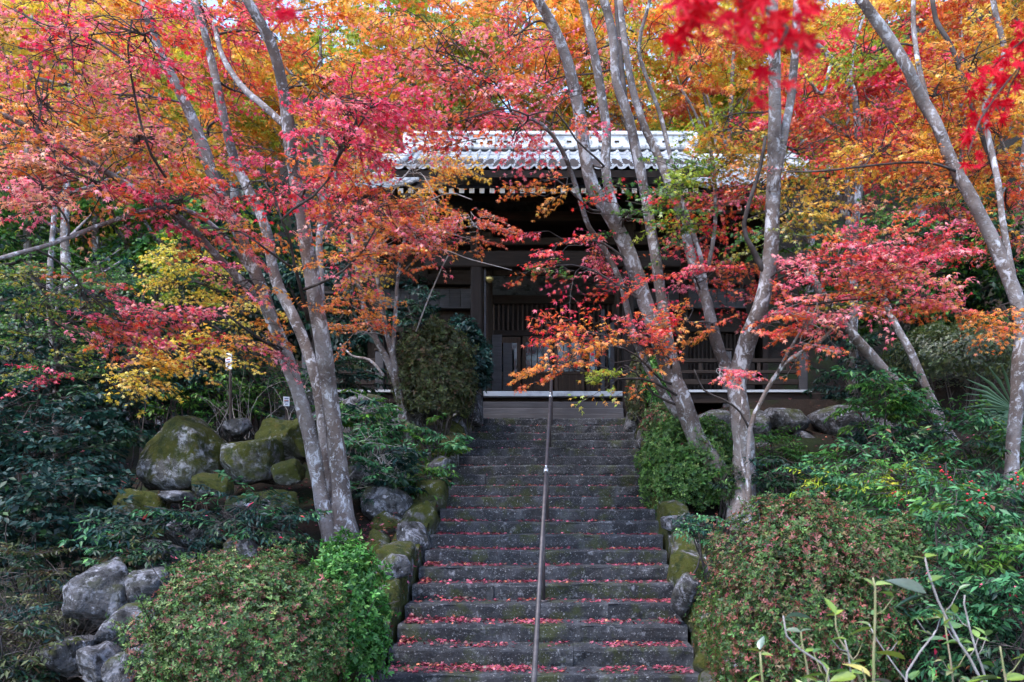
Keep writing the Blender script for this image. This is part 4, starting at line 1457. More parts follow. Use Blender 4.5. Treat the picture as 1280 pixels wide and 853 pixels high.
# --- trees further back on the hillside
def far_tree(label, x, ytop, d, rad_px, pals, n, hgt_px=None, leaf=.13, trunk_w=14, seed=0, tmpl=None, mat='leaf', scale=1.15, lean=0.0, name="maple_tree", cat="maple tree", group="trees on the hillside behind the temple", tmat='bark', flat=.75, keep=1.0, layers=None):
    rng = np.random.default_rng(900 + seed)
    c = P(x, ytop, d)
    zb = gz(c.x, c.y)
    root = thing(name, label, cat, (c.x, c.y, zb), group)
    R = rad_px / F * d
    rt = trunk_w / 2 / F * d
    pts = [Vector((c.x + lean * .6, c.y, zb - .2)), Vector((c.x + lean * .3 + rng.normal(0, .1), c.y, zb + (c.z - zb) * .35)), Vector((c.x + rng.normal(0, .15), c.y, zb + (c.z - zb) * .7)),
           Vector((c.x, c.y, c.z + R * .5))]
    q, r = catmull(pts, [rt * 1.25, rt, rt * .75, rt * .3], .35)
    MB().tube(q, r, 9, True, .2, seed).build("trunk", MT[tmat], root, True)
    for k in range(5):
        a = rng.uniform(0, 2 * math.pi)
        b0 = q[int(len(q) * rng.uniform(.45, .85))]
        e = Vector((c.x + math.cos(a) * R * .8, c.y + math.sin(a) * R * .8, c.z + rng.uniform(-.2, .6) * R))
        qq, rr = catmull([b0, (b0 + e) / 2 + Vector((0, 0, -.1 * R)), e], [rt * .5, rt * .32, rt * .12], .4)
        MB().tube(qq, rr, 7, True, .15, seed + k).build("limb", MT[tmat], root, True)
    cr = Crown(rng)
    cc = np.array(c)
    for k in range(n):
        while True:
            o = rng.uniform(-1, 1, 3)
            rr2 = (o ** 2).sum()
            if .12 < rr2 < 1: break
        lump = 1 + .22 * mnoise.noise(Vector(o * 2.1) + Vector((seed, 0, 0)))
        at = cc + o * np.array([R, R, R * flat]) * lump
        yaw = math.atan2(o[1], o[0]) + rng.normal(0, .7)
        sc = scale * rng.uniform(.7, 1.3)
        # one palette per side of the crown, so that the colour turns in clumps
        w = mnoise.noise(Vector(o * 1.4) + Vector((0, seed * 3.1, 0))) * .5 + .5
        pal = pals[min(len(pals) - 1, int(max(0, min(.999, w + rng.normal(0, .12))) * len(pals)))]
        cr.spray(at, yaw, sc, pal, leaf, rng.normal(.15, .3), SPRAYS, k % 3 == 0, keep, pals[rng.integers(len(pals))])
    cr.build(root, tmpl or T_TRI, MT[mat], MT['darkbark'], 3)
    return root


FT = [
    # label, x, y, d, r, pals, n, kw
    ("broad orange maple far behind at the upper left corner", 40, 90, 19, 150, ['gold', 'yellow', 'orange'], 110),
    ("golden orange maple far behind the left maple stems", 200, 130, 20, 130, ['yellow', 'gold', 'lime'], 110),
    ("yellow-gold maple far behind left of the temple roof", 400, 90, 21, 130, ['gold', 'orange', 'olive'], 120),
    ("orange and gold maple directly behind the left end of the temple roof", 520, 90, 24, 110, ['orange', 'lime', 'olive'], 100),
    ("orange and olive maple behind the middle of the temple ridge", 650, 70, 25, 110, ['gold', 'orange', 'olive'], 110),
    ("lime and yellow maple behind the right end of the temple ridge", 800, 80, 25, 110, ['lime', 'yellow', 'redorange'], 110),
    ("rust-red maple behind the right maples above the veranda roof", 920, 60, 22, 100, ['rust', 'gold', 'lime'], 100),
    ("red maple on the hillside between the right-hand trunks", 1060, 140, 20, 100, ['rust', 'crimson', 'redorange'], 100),
    ("orange-gold maple on the hillside at the upper right", 1200, 60, 19, 130, ['gold', 'rust', 'olive'], 110),
    ("orange maple on the hillside at the right edge", 1290, 150, 17, 120, ['orange', 'gold', 'redorange'], 80),
    ("green and yellow tree filling the hillside above the right end of the roof", 1010, 40, 27, 120, ['lime', 'yellow', 'gold'], 100),
    ("highest gold tree on the ridge behind the upper middle", 600, -30, 32, 150, ['gold', 'yellow', 'lime'], 110),
    ("highest orange and olive tree on the ridge behind the upper left", 300, -20, 30, 160, ['orange', 'olive', 'gold'], 110),
    ("highest yellow tree on the ridge behind the upper right", 850, -20, 33, 150, ['yellow', 'gold', 'lime'], 110),
    ("pink-orange tree on the ridge beyond the upper left corner", 90, 10, 26, 140, ['paleorange', 'orange', 'pink'], 90),
    ("rust and gold tree on the ridge beyond the upper right corner", 1150, -20, 29, 150, ['rust', 'gold', 'orange'], 100),
]
for k, (lb, x, y, d, r, pals, n) in enumerate(FT):
    far_tree(lb, x, y, d, r, pals, int(n * 1.1), seed=k + 1, leaf=.0075 * d if d > 18 else .13, scale=.055 * d, trunk_w=10)
GT = [
    ("dark evergreen tree deep in the wood at the left edge", -10, 300, 19, 100, ['green', 'deep', 'bright'], 90),
    ("mid-green evergreen in the wood behind the left bough", 110, 290, 21, 100, ['bright', 'green', 'lime'], 100),
    ("dense evergreen in the wood left of the left maple", 220, 300, 20, 90, ['green', 'bright', 'lime'], 100),
    ("dark evergreen behind the left maple stems", 330, 330, 19, 90, ['deep', 'blue', 'green'], 90),
    ("dark evergreen left of the temple wall", 400, 380, 17.5, 70, ['deep', 'blue', 'deep'], 80),
    ("dark green evergreen behind the right end of the veranda", 1120, 330, 18, 80, ['deep', 'green', 'deep'], 90),
    ("evergreen with pale leaves behind the right maple trunk", 1200, 330, 17, 90, ['green', 'deep', 'bright'], 90),
    ("dark evergreen at the right edge behind the tall maple", 1290, 330, 17, 80, ['deep', 'green'], 80),
    ("green tree on the hillside behind the temple ridge", 560, 150, 27, 80, ['green', 'lime', 'deep'], 70),
    ("green tree on the hillside seen above the right roof end", 950, 160, 26, 90, ['green', 'lime', 'olive'], 70),
    ("blue-green evergreen low behind the yellow maple", 180, 400, 16, 90, ['blue', 'deep', 'green'], 90),
    ("blue-green evergreen low behind the green maple", 20, 420, 15, 90, ['blue', 'deep'], 90),
]
for k, (lb, x, y, d, r, pals, n) in enumerate(GT):
    far_tree(lb, x, y, d, r, pals, n, seed=60 + k, leaf=.0085 * d, scale=.055 * d, trunk_w=11, tmpl=T_WIDE, mat='evergreen', name="evergreen_tree", cat="evergreen tree", tmat='darkbark', flat=.9,
             group="evergreen trees in the wood behind")
# bare dark trunks in the left wood
for k, (x, y0, y1, d, w, lb) in enumerate([
    (80, 440, 235, 17, 13, "dark bare trunk in the left wood nearest the left edge"),
    (118, 430, 225, 19, 11, "slim dark trunk in the left wood, second from the left edge"),
    (158, 420, 215, 20, 9, "thin straight trunk in the left wood below the leafy bough"),
    (62, 480, 300, 14, 10, "short dark trunk under the green maple at left")]):
    b, e = P(x, y0, d), P(x + 8, y1 - 60, d + .5)
    b.z = gz(b.x, b.y) - .2
    tt = thing("bare_tree", lb, "tree trunk", tuple(b), "bare trunks in the left wood")
    q, r = catmull([b, (b * 2 + e) / 3 + Vector((.1, 0, 0)), (b + e * 2) / 3 - Vector((.08, 0, 0)), e], [w / 2 / F * d * 1.2, w / 2 / F * d, w / 2 / F * d * .8, w / 2 / F * d * .5], .3)
    MB().tube(q, r, 9, True, .2, k).build("trunk", MT['bark'], tt, True)
    for s in range(4):
        b0 = q[int(len(q) * (.4 + .13 * s))]
        a = random.uniform(0, 6.28)
        e2 = b0 + Vector((math.cos(a) * 1.4, math.sin(a) * .8, .8))
        MB().tube([b0, (b0 + e2) / 2 + Vector((0, 0, -.12)), e2], [.045, .03, .012], 6).build("limb", MT['bark'], tt, True)

# ---------------------------------------------------------------- shrubs
def shrub_stems(root, base, top, n, spread, rng, mat='darkbark', r=.014):
    segs = []
    for k in range(n):
        a = rng.uniform(0, 6.283)
        e = np.array(top) + np.array([math.cos(a), math.sin(a), 0]) * spread * rng.uniform(.3, 1) + np.array([0, 0, rng.uniform(-.3, .1)])
        b = np.array(base) + rng.normal(0, .05, 3) * np.array([1, 1, 0])
        mid = (b + e) / 2 + rng.normal(0, .06, 3)
        segs += [(b, mid, r, r * .7), (mid, e, r * .7, r * .35)]
        for j in range(4):
            f = mid + (e - mid) * rng.uniform(0, 1)
            g = f + rng.normal(0, .18, 3) + np.array([0, 0, .12])
            segs.append((f, g, r * .4, r * .2))
    seg_cloud("stems", root, segs, MT[mat], 4)


def dome(label, x, y, d, rx, ry, rz, zb, n, pal, leaf, seed, group=None, name="azalea_shrub", cat="shrub", tmpl=None, mat='evergreen', power=2.3, accents=None, bump=.2, shoots=0, stems=14, depth=.45):
    """clipped round shrub: leaves crowd a lumpy superellipsoid shell; x,y = photo pixel of its centre"""
    rng = np.random.default_rng(seed)
    c = np.array(P(x, y, d))
    root = thing(name, label, cat, (c[0], c[1], zb), group)
    shrub_stems(root, (c[0], c[1], zb - .1), (c[0], c[1], c[2] + rz * .3), stems, max(rx, ry) * .8, rng)
    o = rng.normal(0, 1, (n, 3))
    o = unit(o)
    o[:, 2] = np.where(o[:, 2] < -.75, -o[:, 2], o[:, 2])
    sup = (np.abs(o) ** power).sum(1) ** (-1 / power)
    lump = np.array([mnoise.noise(Vector(v * 2.6) + Vector((seed, 0, 0))) * bump + mnoise.noise(Vector(v * 7) + Vector((0, seed, 0))) * bump * .5 for v in o])
    dep = 1 - depth * rng.random(n) ** 1.8
    r_ = sup * (1 + lump) * dep
    pos = c + o * r_[:, None] * np.array([rx, ry, rz])
    hol = np.array([mnoise.noise(Vector(v * 4.6) + Vector((3, 7, seed))) for v in o])
    keep = (pos[:, 2] > zb) & ~((hol < -.20) & (dep > .80) & (rng.random(n) < .85))   # dark hollows between the shoots
    nrm = unit(o / np.array([rx, ry, rz]))
    fwd = rng.normal(0, 1, (n, 3))
    up = unit(nrm + np.array([0, 0, .35]) + rng.normal(0, .38, (n, 3)))
    fwd = np.cross(up, fwd)
    cl = pal_pick(pal, n, rng, .16)
    # patches of the shrub keep their own tone
    pt = np.array([mnoise.noise(Vector(v * 3.3) + Vector((9, seed, 0))) for v in o])
    cl *= (1 + .35 * pt)[:, None]
    if accents:
        k = rng.random(n) < accents[1]
        cl[k] = pal_pick(accents[0], int(k.sum()), rng)
    if shoots:
        k = np.where((o[:, 2] > -.1) & (rng.random(n) < shoots / n))[0]
        sp, sg = [], []
        for i in k:
            b0 = pos[i]
            dv = unit(nrm[i] + np.array([0, 0, .5]) + rng.normal(0, .35, 3))
            L = rng.uniform(.04, .12)
            sg.append((b0 - dv * .05, b0 + dv * L, .0022, .0012))
            for j in range(4):
                sp.append(b0 + dv * L * (j + 1) / 4)
        sp = np.array(sp)
        pos = np.concatenate([pos, sp])
        ex = len(sp)
        up = np.concatenate([up, unit(np.array([0, 0, 1.0]) + rng.normal(0, .5, (ex, 3)))])
        fwd = np.concatenate([fwd, rng.normal(0, 1, (ex, 3))])
        cl = np.concatenate([cl, pal_pick(pal, ex, rng, .16) * 1.15])
        keep = np.concatenate([keep, np.ones(ex, bool)])
        seg_cloud("shoots", root, sg, MT['darkbark'], 3)
    leaf_cloud("foliage", root, tmpl or T_ROS, pos[keep], fwd[keep], up[keep], leaf * rng.uniform(.65, 1.3, int(keep.sum())), cl[keep], MT[mat])
    return root


dome("large round azalea with reddish fallen leaves in front of the left bank", 306, 806, 5.75, .70, .66, .62, -.05, 17000, 'azalea', .026, 1, accents=('litter', .012), shoots=650)
dome("bright green small-leaved bush tucked between round azalea and stone curb", 428, 778, 6.3, .35, .38, .56, 0, 4200, 'bright', .043, 2, bump=.3, shoots=160, name="green_shrub")
dome("large clipped azalea hedge on the right side at the foot of the steps", 1003, 768, 5.95, .72, .70, .80, -.05, 20000, 'azaleadark', .026, 3, accents=('litter', .016), shoots=750)
dome("smaller clipped azalea behind the large right hedge", 1100, 720, 6.5, .38, .40, .50, .1, 4200, 'azaleadark', .032, 31, accents=('litter', .01))
dome("round green shrub against the right edge of the upper steps", 860, 590, 10.6, .68, .66, .68, 1.2, 11000, 'clipped', .040, 4, accents=('litter', .006), shoots=250)
dome("tall rounded bronze-green azalea left of the entrance steps", 545, 472, 12.5, .62, .55, .78, 2.5, 9500, 'bronze', .045, 5, shoots=300)
dome("dark leafy camellia between the bronze azalea and the column", 580, 452, 13.2, .42, .4, .62, 3.0, 1500, 'blue', .09, 6, name="camellia_shrub", bump=.3, power=2)
dome("ivy-covered stump at the right head of the steps", 806, 488, 13.2, .30, .3, .62, 2.9, 4200, 'bronze', .035, 7, name="ivy_clump", bump=.2)
dome("light green low plant beside the ivy clump at the steps head", 822, 480, 12.9, .22, .2, .42, 2.9, 700, 'bright', .07, 8, name="green_shrub", bump=.3)
dome("olive green spreading dome behind the leaning trunks at right", 1195, 448, 12.6, 1.15, .9, .55, 2.6, 9000, 'duskgreen', .055, 9, name="dwarf_maple", cat="shrub", tmpl=T_TRI, mat='leaf', bump=.2, power=2)
dome("small round azalea below the ivy clump by the upper steps", 835, 530, 12.2, .40, .38, .30, 2.3, 3600, 'azalea', .04, 10)


def leafy(label, x, y, d, rx, ry, rz, n, pal, leaf, seed, name="leafy_shrub", cat="shrub", tmpl=None, mat='evergreen', scale=.5, group=None, zb=None, stems=9, accents=None, berries=0, twig='darkbark', droop=.5):
    """loose shrub of leafy sprays"""
    rng = np.random.default_rng(seed + 400)
    c = np.array(P(x, y, d))
    if zb is None: zb = gz(c[0], c[1])
    zb = min(zb, c[2] - rz * .6)
    root = thing(name, label, cat, (c[0], c[1], zb), group)
    cr = Crown(rng)
    pals = pal if isinstance(pal, (list, tuple)) else [pal]
    tips = []
    for k in range(stems):
        a = rng.uniform(0, 6.283)
        e = c + np.array([math.cos(a) * rx * .6, math.sin(a) * ry * .6, rng.uniform(-.2, .7) * rz])
        cr.branch(np.array([c[0], c[1], zb - .05]) + rng.normal(0, .06, 3) * np.array([1, 1, 0]), e, .013, .006, 5, .02, .07)
        tips.append(e)
    for k in range(n):
        while True:
            o = rng.uniform(-1, 1, 3)
            if .1 < (o ** 2).sum() < 1: break
        at = c + o * np.array([rx, ry, rz]) * (1 + .2 * mnoise.noise(Vector(o * 2.3) + Vector((seed, 0, 0))))
        yaw = math.atan2(o[1], o[0]) + rng.normal(0, .6)
        sc = scale * rng.uniform(.6, 1.2)
        st = at - np.array([math.cos(yaw), math.sin(yaw), -.1]) * sc * .5
        if k % 3 == 0:
            tp_ = tips[rng.integers(len(tips))]
            cr.branch(tp_, st, .005, .003, 3, .03, .05)
        cr.spray(st, yaw, sc, pals[rng.integers(len(pals))], leaf, rng.normal(-.1, .3), SPARSE, True)
    if accents:
        for cc in cr.c:
            k = rng.random(len(cc)) < accents[1]
            if k.any(): cc[k] = pal_pick(accents[0], int(k.sum()), rng)
    P_, F_, U_, S_, C_ = map(np.concatenate, (cr.p, cr.f, cr.u, cr.s, cr.c))
    leaf_cloud("foliage", root, tmpl or T_LENS, P_, F_, U_, S_, C_, MT[mat])
    seg_cloud("stems", root, cr.segs, MT[twig], 4)
    if berries:
        for k in range(berries):
            b = MB()
            h = c + np.array([rng.uniform(-.6, .6) * rx, -ry * .6 + rng.normal(0, .1), rng.uniform(0, .8) * rz])
            for j in range(12):
                p = h + rng.normal(0, .035, 3)
                b.tube([p - np.array([0, 0, .008]), p - np.array([0, 0, .004]), p + np.array([0, 0, .004]), p + np.array([0, 0, .008])], [.003, .009, .009, .003], 6)
            b.build("berry_cluster", MT['berry'], root, True)["kind"] = "stuff"
    return root


NG = "nandina bushes on the right bank"
leafy("tall nandina with drooping green leaves at the right edge, in front", 1225, 690, 6.4, .62, .5, .70, 75, ['nandina', 'nandina', 'green'], .085, 1, "nandina_bush", berries=2, group=NG, scale=.5)
leafy("nandina with red berries below the leaning right trunks", 1160, 625, 7.6, .60, .5, .50, 62, ['nandina', 'bright', 'green'], .08, 2, "nandina_bush", berries=3, group=NG, scale=.5)
leafy("low dark nandina beside the large right hedge", 1180, 790, 5.9, .50, .4, .45, 60, ['nandina', 'deep', 'nandina'], .08, 3, "nandina_bush", group=NG, scale=.45, accents=('crimson', .01))
leafy("lower right corner nandina with reddish leaf tips", 1275, 800, 5.6, .40, .4, .50, 50, ['nandina', 'deep'], .085, 33, "nandina_bush", group=NG, scale=.45, accents=('crimson', .02))
leafy("yellow-green nandina behind the large right hedge", 1075, 600, 8.8, .55, .45, .42, 52, ['bright', 'nandina', 'lime'], .085, 4, "nandina_bush", group=NG, scale=.5)
leafy("dark green bush at the foot of the forked maple", 990, 608, 9.4, .50, .4, .35, 44, ['deep', 'nandina', 'blue'], .085, 5, group=NG, scale=.45)
leafy("leafy green bush climbing the leaning trunk pair", 1105, 505, 11.2, .60, .4, .45, 44, ['green', 'nandina', 'bright'], .10, 6, scale=.55)
leafy("green bush at the right edge below the fan palm", 1220, 560, 9.6, .60, .5, .40, 46, ['nandina', 'green', 'deep'], .09, 7, scale=.5)
leafy("blue-green ferny plant between stone curb and large right hedge", 890, 665, 7.8, .30, .3, .22, 20, ['nandina', 'blue'], .06, 8, scale=.35)
leafy("green fern below the right veranda wall", 965, 560, 11.6, .42, .3, .25, 24, ['green', 'bright'], .07, 9, scale=.5, name="fern_clump")
LG = "leafy shrubs on the left bank"
leafy("spreading dark shrub above the round azalea on the left bank", 205, 672, 8.2, .62, .5, .28, 46, ['nandina', 'deep', 'blue'], .085, 11, group=LG, scale=.5, accents=('crimson', .006))
leafy("leafy dark shrub left of the left maple roots", 320, 652, 8.5, .60, .5, .26, 44, ['nandina', 'blue', 'deep'], .085, 12, group=LG, scale=.5, accents=('crimson', .006))
leafy("dark shrub hiding the boulders above the tall pale boulder", 165, 700, 7.8, .36, .3, .20, 20, ['deep', 'nandina', 'bronze'], .075, 13, group=LG, scale=.4)
leafy("broad-leaved plants between left maple and stone curb", 478, 590, 10.3, .50, .4, .42, 44, ['nandina', 'blue', 'deep'], .11, 14, group=LG, scale=.5, twig='twig')
leafy("broad-leaved shrub under the left veranda edge", 455, 535, 11.6, .52, .4, .42, 42, ['nandina', 'blue', 'green'], .12, 15, group=LG, scale=.5, twig='twig')
leafy("small green plant beside the bronze azalea's foot", 545, 555, 11.4, .36, .3, .34, 24, ['green', 'nandina'], .09, 16, group=LG, scale=.4)
leafy("low green plant by the upper left curb stones", 520, 600, 10.6, .36, .3, .26, 24, ['nandina', 'green'], .09, 17, group=LG, scale=.4)
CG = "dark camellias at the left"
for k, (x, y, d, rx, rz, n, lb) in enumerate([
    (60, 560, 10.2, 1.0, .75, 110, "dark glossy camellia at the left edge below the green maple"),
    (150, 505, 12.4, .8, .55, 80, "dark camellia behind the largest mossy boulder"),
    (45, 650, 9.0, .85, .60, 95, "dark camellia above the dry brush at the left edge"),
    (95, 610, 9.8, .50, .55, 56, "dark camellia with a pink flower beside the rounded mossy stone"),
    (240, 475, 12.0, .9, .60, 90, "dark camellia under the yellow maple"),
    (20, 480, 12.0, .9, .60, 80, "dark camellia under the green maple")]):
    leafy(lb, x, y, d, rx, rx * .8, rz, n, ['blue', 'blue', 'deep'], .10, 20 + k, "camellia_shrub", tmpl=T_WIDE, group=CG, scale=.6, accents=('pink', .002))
leafy("fresh green mounded shrub behind the notice sign", 255, 500, 11.8, .75, .5, .34, 60, ['bright', 'green', 'green'], .085, 30, scale=.5)
leafy("green ferny bush behind the bare twigs", 320, 490, 12.2, .7, .5, .45, 56, ['green', 'deep', 'nandina'], .085, 35, scale=.5)
leafy("dark shrub beside the left end of the veranda", 425, 480, 13.4, .6, .4, .5, 44, ['deep', 'blue'], .11, 36, scale=.5)
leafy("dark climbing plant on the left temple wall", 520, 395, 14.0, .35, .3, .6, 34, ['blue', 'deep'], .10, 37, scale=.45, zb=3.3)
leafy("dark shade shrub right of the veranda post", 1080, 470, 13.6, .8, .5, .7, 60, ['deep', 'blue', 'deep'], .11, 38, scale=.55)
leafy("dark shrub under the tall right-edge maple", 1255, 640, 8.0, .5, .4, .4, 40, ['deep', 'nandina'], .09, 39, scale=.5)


leafy("dark green undergrowth in front of the dry brush at the bottom left corner", 8, 815, 6.6, .42, .3, .32, 46, ['deep', 'blue', 'bronze'], .07, 55, scale=.4)
leafy("low dark undergrowth behind the dry brush at the left edge", 30, 740, 8.0, .7, .5, .40, 60, ['deep', 'bronze', 'blue'], .075, 51, scale=.45)
leafy("dark low plants between dry brush and tall pale boulder", 62, 800, 7.3, .4, .35, .30, 34, ['bronze', 'deep', 'bronze'], .06, 52, scale=.4)
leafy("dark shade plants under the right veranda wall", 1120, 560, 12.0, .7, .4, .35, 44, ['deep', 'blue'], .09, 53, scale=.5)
leafy("small dark fern beside the forked maple's foot", 905, 600, 10.2, .30, .3, .25, 20, ['deep', 'green'], .07, 54, scale=.35, name="fern_clump")

# bare twiggy brush
def brush(label, x, y, d, rx, h, n, seed, mat='twig', name="bare_shrub", spread=.5, r=.006, group=None):
    rng = np.random.default_rng(seed + 700)
    c = P(x, y, d)
    zb = c.z
    root = thing(name, label, "bare shrub", (c.x, c.y, zb), group)
    segs = []
    for k in range(n):
        p = np.array([c.x + rng.uniform(-rx, rx), c.y + rng.uniform(-rx, rx) * .6, zb - .15])
        dv = unit(np.array([rng.normal(0, spread), rng.normal(0, spread), 1.0]))
        L = h * rng.uniform(.5, 1.1)
        rr = r * rng.uniform(.6, 1.3)
        for j in range(6):
            q = p + dv * L / 6
            segs.append((p, q, rr, rr * .82))
            if j > 1 and rng.random() < .7:
                sd = unit(dv + rng.normal(0, .6, 3))
                e = q + sd * L * rng.uniform(.15, .35)
                segs.append((q, e, rr * .55, rr * .25))
                segs.append((e, e + unit(sd + rng.normal(0, .5, 3)) * L * .12, rr * .25, rr * .15))
            p, rr = q, rr * .82
            dv = unit(dv + rng.normal(0, .16, 3) + np.array([0, 0, -.04 * j]))
    seg_cloud("twigs", root, segs, MT[mat], 4)


brush("dry grey-brown brush at the bottom left corner", 48, 850, 7.0, .55, 1.05, 150, 1, 'darkbark', spread=.45, r=.005)
brush("bare upright twigs behind the boulders near the notice sign", 285, 530, 11.4, .35, .95, 9, 2)
brush("bare arching twigs left of the left maple, behind the mossy boulders", 335, 535, 11.4, .45, 1.1, 12, 3, spread=.4)
brush("bare pale stems below the small pale maple", 480, 560, 11.6, .4, .9, 12, 4, spread=.5)

# ---------------------------------------------------------------- fan palm at the right edge
pr = thing("fan_palm", "fan palm with stiff pleated leaves at the right edge", "palm", tuple(P(1262, 560, 9.8)))
pc = P(1268, 512, 9.8)
MB().tube([P(1275, 590, 9.9), P(1276, 540, 9.9), pc], [.03, .02, .014], 7).build("leaf_stalk", MT['stem'], pr, True)
m = Mat("palm_green", .5, .4).base((.065, .12, .06))
MT['palm'] = m.done()
for fan, (cx_, az, n) in enumerate([(pc, 0.0, 26), (P(1300, 545, 9.6), .5, 22)]):
    fo = sub_empty("fan_leaf", pr)
    for k in range(n):
        a = math.radians(75 + 200 * k / (n - 1)) + az * .2
        L = .92 * (.8 + .2 * math.sin(math.pi * k / (n - 1)))
        dr = Vector((math.cos(a), -.35 + .1 * math.sin(k), math.sin(a) * .75 - .05)).normalized()
        sd = dr.cross(Vector((0, 1, .2))).normalized() * .019
        b = MB()
        lift_ = Vector((0, -.008, 0))
        p0, p1, p2 = cx_, cx_ + dr * L * .55, cx_ + dr * L + Vector((0, 0, -.09))
        b.add([p0 - sd * .4, p0 + lift_, p0 + sd * .4, p1 - sd, p1 + lift_, p1 + sd, p2], [(0, 1, 4, 3), (1, 2, 5, 4), (3, 4, 6), (4, 5, 6)])
        b.build("leaflet", MT['palm'], fo)

# ---------------------------------------------------------------- hydrangea stems in the foreground, each leaf a part
def big_leaf_mesh(name, L, W, colr, curl=.15, seed=0):
    rng = np.random.default_rng(seed)
    n = 8
    v, f = [], []
    for i in range(n + 1):
        t = i / n
        w = W * .5 * (math.sin(math.pi * min(1, t * 1.02) ** .8) ** .85 if 0 < t < 1 else .02)
        z = -curl * L * t * t
        for s, q in ((-1, 1), (-.5, 1), (0, 1), (.5, 1), (1, 1)):
            wob = .05 * W * mnoise.noise(Vector((t * 5, s * 2, seed))) if abs(s) == 1 else 0
            v.append((s * (w + wob), t * L, z + abs(s) * w * .35))
    for i in range(n):
        for k in range(4):
            a = i * 5 + k
            f.append((a, a + 1, a + 6, a + 5))
    me = MB().add(v, f).mesh(name)
    ca = me.color_attributes.new("leafcol", 'FLOAT_COLOR', 'POINT')
    for i, d_ in enumerate(ca.data):
        k = 1 + .15 * (1 if i % 5 == 2 else 0) + rng.normal(0, .06)
        d_.color = (colr[0] * k, colr[1] * k, colr[2] * k, 1)
    me.polygons.foreach_set("use_smooth", np.ones(len(me.polygons), bool))
    return me


MT['bigleaf'] = leafmat("hydrangea_leaf", .3, .08, .4)
HG = "hydrangea stems in the foreground"


def hydrangea(label, pts, leaves, w=9, mat='stem', buds=True):
    """pts: stem pixels with depth; leaves: (px,py,depth, length, yaw deg, pitch deg, colour)"""
    b = P(*pts[0])
    root = thing("hydrangea_stem", label, "plant stem", tuple(b), HG)
    P3 = [P(*p) for p in pts]
    dn = (P3[0] - P3[1]).normalized()
    knee = P3[0] + dn * .35 + Vector((0, .02, -.15))
    foot = Vector((knee.x + dn.x * .2, knee.y + .15, 0.0))
    P3 = [foot, knee] + P3
    q, r = catmull(P3, [.0065, .006] + [w * .46 / 2 / F * p[2] * (1 - .45 * i / len(pts)) for i, p in enumerate(pts)], .06)
    MB().tube(q, r, 8).build("stem", MT[mat], root, True)
    for k in range(2, len(q) - 1, 3):
        e = q[k] + Vector((random.uniform(-.03, .03), random.uniform(-.02, .02), .02))
        MB().tube([q[k], e], [.0025, .0012], 6).build("bud", MT['stem'], root, True)
    for k in range(3):
        b0 = q[int(len(q) * random.uniform(.62, .97))]
        e = b0 + Vector((random.choice((-1, 1)) * random.uniform(.03, .07), random.uniform(-.03, .03), random.uniform(.04, .10)))
        m_ = (b0 + e) / 2 + Vector((0, 0, -.012))
        MB().tube([b0, m_, e], [.0022, .0018, .0012], 6).build("twig", MT[mat], root, True)
        for j in range(random.randint(2, 4)):
            Lf = random.uniform(.03, .065)
            me = big_leaf_mesh("leaf", Lf, Lf * .45, srgb(random.choice(('6f8a3c', '8a9a48', '5c7a44', '8a8a5c', '7a9440', '4f6e3c'))), random.uniform(.05, .35), random.randint(0, 999))
            me.transform(Matrix.Translation(e if j < 2 else b0) @ Matrix.Rotation(random.uniform(0, 6.28), 4, 'Z') @ Matrix.Rotation(random.uniform(-.2, .9), 4, 'X') @ Matrix.Rotation(random.uniform(-.5, .5), 4, 'Y'))
            link_mesh("leaf", me, MT['bigleaf'], root)
    for (x, y, d, L, yaw, pitch, c) in leaves:
        me = big_leaf_mesh("leaf", L, L * .5, tuple(v_ * .72 for v_ in srgb(c)), random.uniform(.05, .3), random.randint(0, 999))
        R = Matrix.Translation(P(x, y, d)) @ Matrix.Rotation(math.radians(yaw), 4, 'Z') @ Matrix.Rotation(math.radians(pitch), 4, 'X') @ Matrix.Rotation(math.radians(random.uniform(-30, 30)), 4, 'Y')
        me.transform(R)
        link_mesh("leaf", me, MT['bigleaf'], root)


hydrangea("hydrangea stem with two large grey-green leaves at right", [(1226, 850, 3.0), (1200, 805, 3.0), (1172, 750, 3.0), (1160, 715, 3.0), (1156, 697, 3.0)],
          [(1158, 742, 3.0, .15, 75, 22, '5e6a58'), (1160, 745, 3.02, .13, 85, -12, '4a6a4c'), (1157, 697, 3.0, .08, -60, 10, '8aa03c'), (1158, 700, 3.0, .06, 60, 20, 'a8b86a'), (1160, 728, 3.0, .07, -80, 30, '6f8a3a')], 8, 'twig')
hydrangea("straight hydrangea stem in the middle of the foreground group", [(1092, 870, 2.9), (1092, 820, 2.9), (1094, 770, 2.9), (1094, 735, 2.9), (1091, 722, 2.9)],
          [(1094, 732, 2.9, .07, -85, 15, '9aac58'), (1093, 733, 2.9, .05, 75, 40, '8a9c48'), (1092, 785, 2.9, .095, 80, -12, '7f9440'), (1096, 786, 2.9, .06, -70, 10, '6f8440')], 9)
hydrangea("leftmost short hydrangea stem with pale leaf tips", [(955, 870, 2.9), (952, 840, 2.9), (950, 815, 2.9)],
          [(950, 812, 2.9, .06, -30, 55, '7f9080'), (950, 815, 2.9, .05, 70, 15, 'a0a84c'), (951, 818, 2.9, .045, -100, 0, '8a9a40')], 8)
hydrangea("bent hydrangea stem with small grey leaves, second from the left", [(1040, 870, 2.95), (1028, 830, 2.95), (1000, 812, 2.95), (983, 795, 2.95), (979, 770, 2.95)],
          [(981, 772, 2.95, .095, -85, 12, '66806a'), (982, 775, 2.95, .06, -60, -5, '7a9a70')], 7, 'twig')
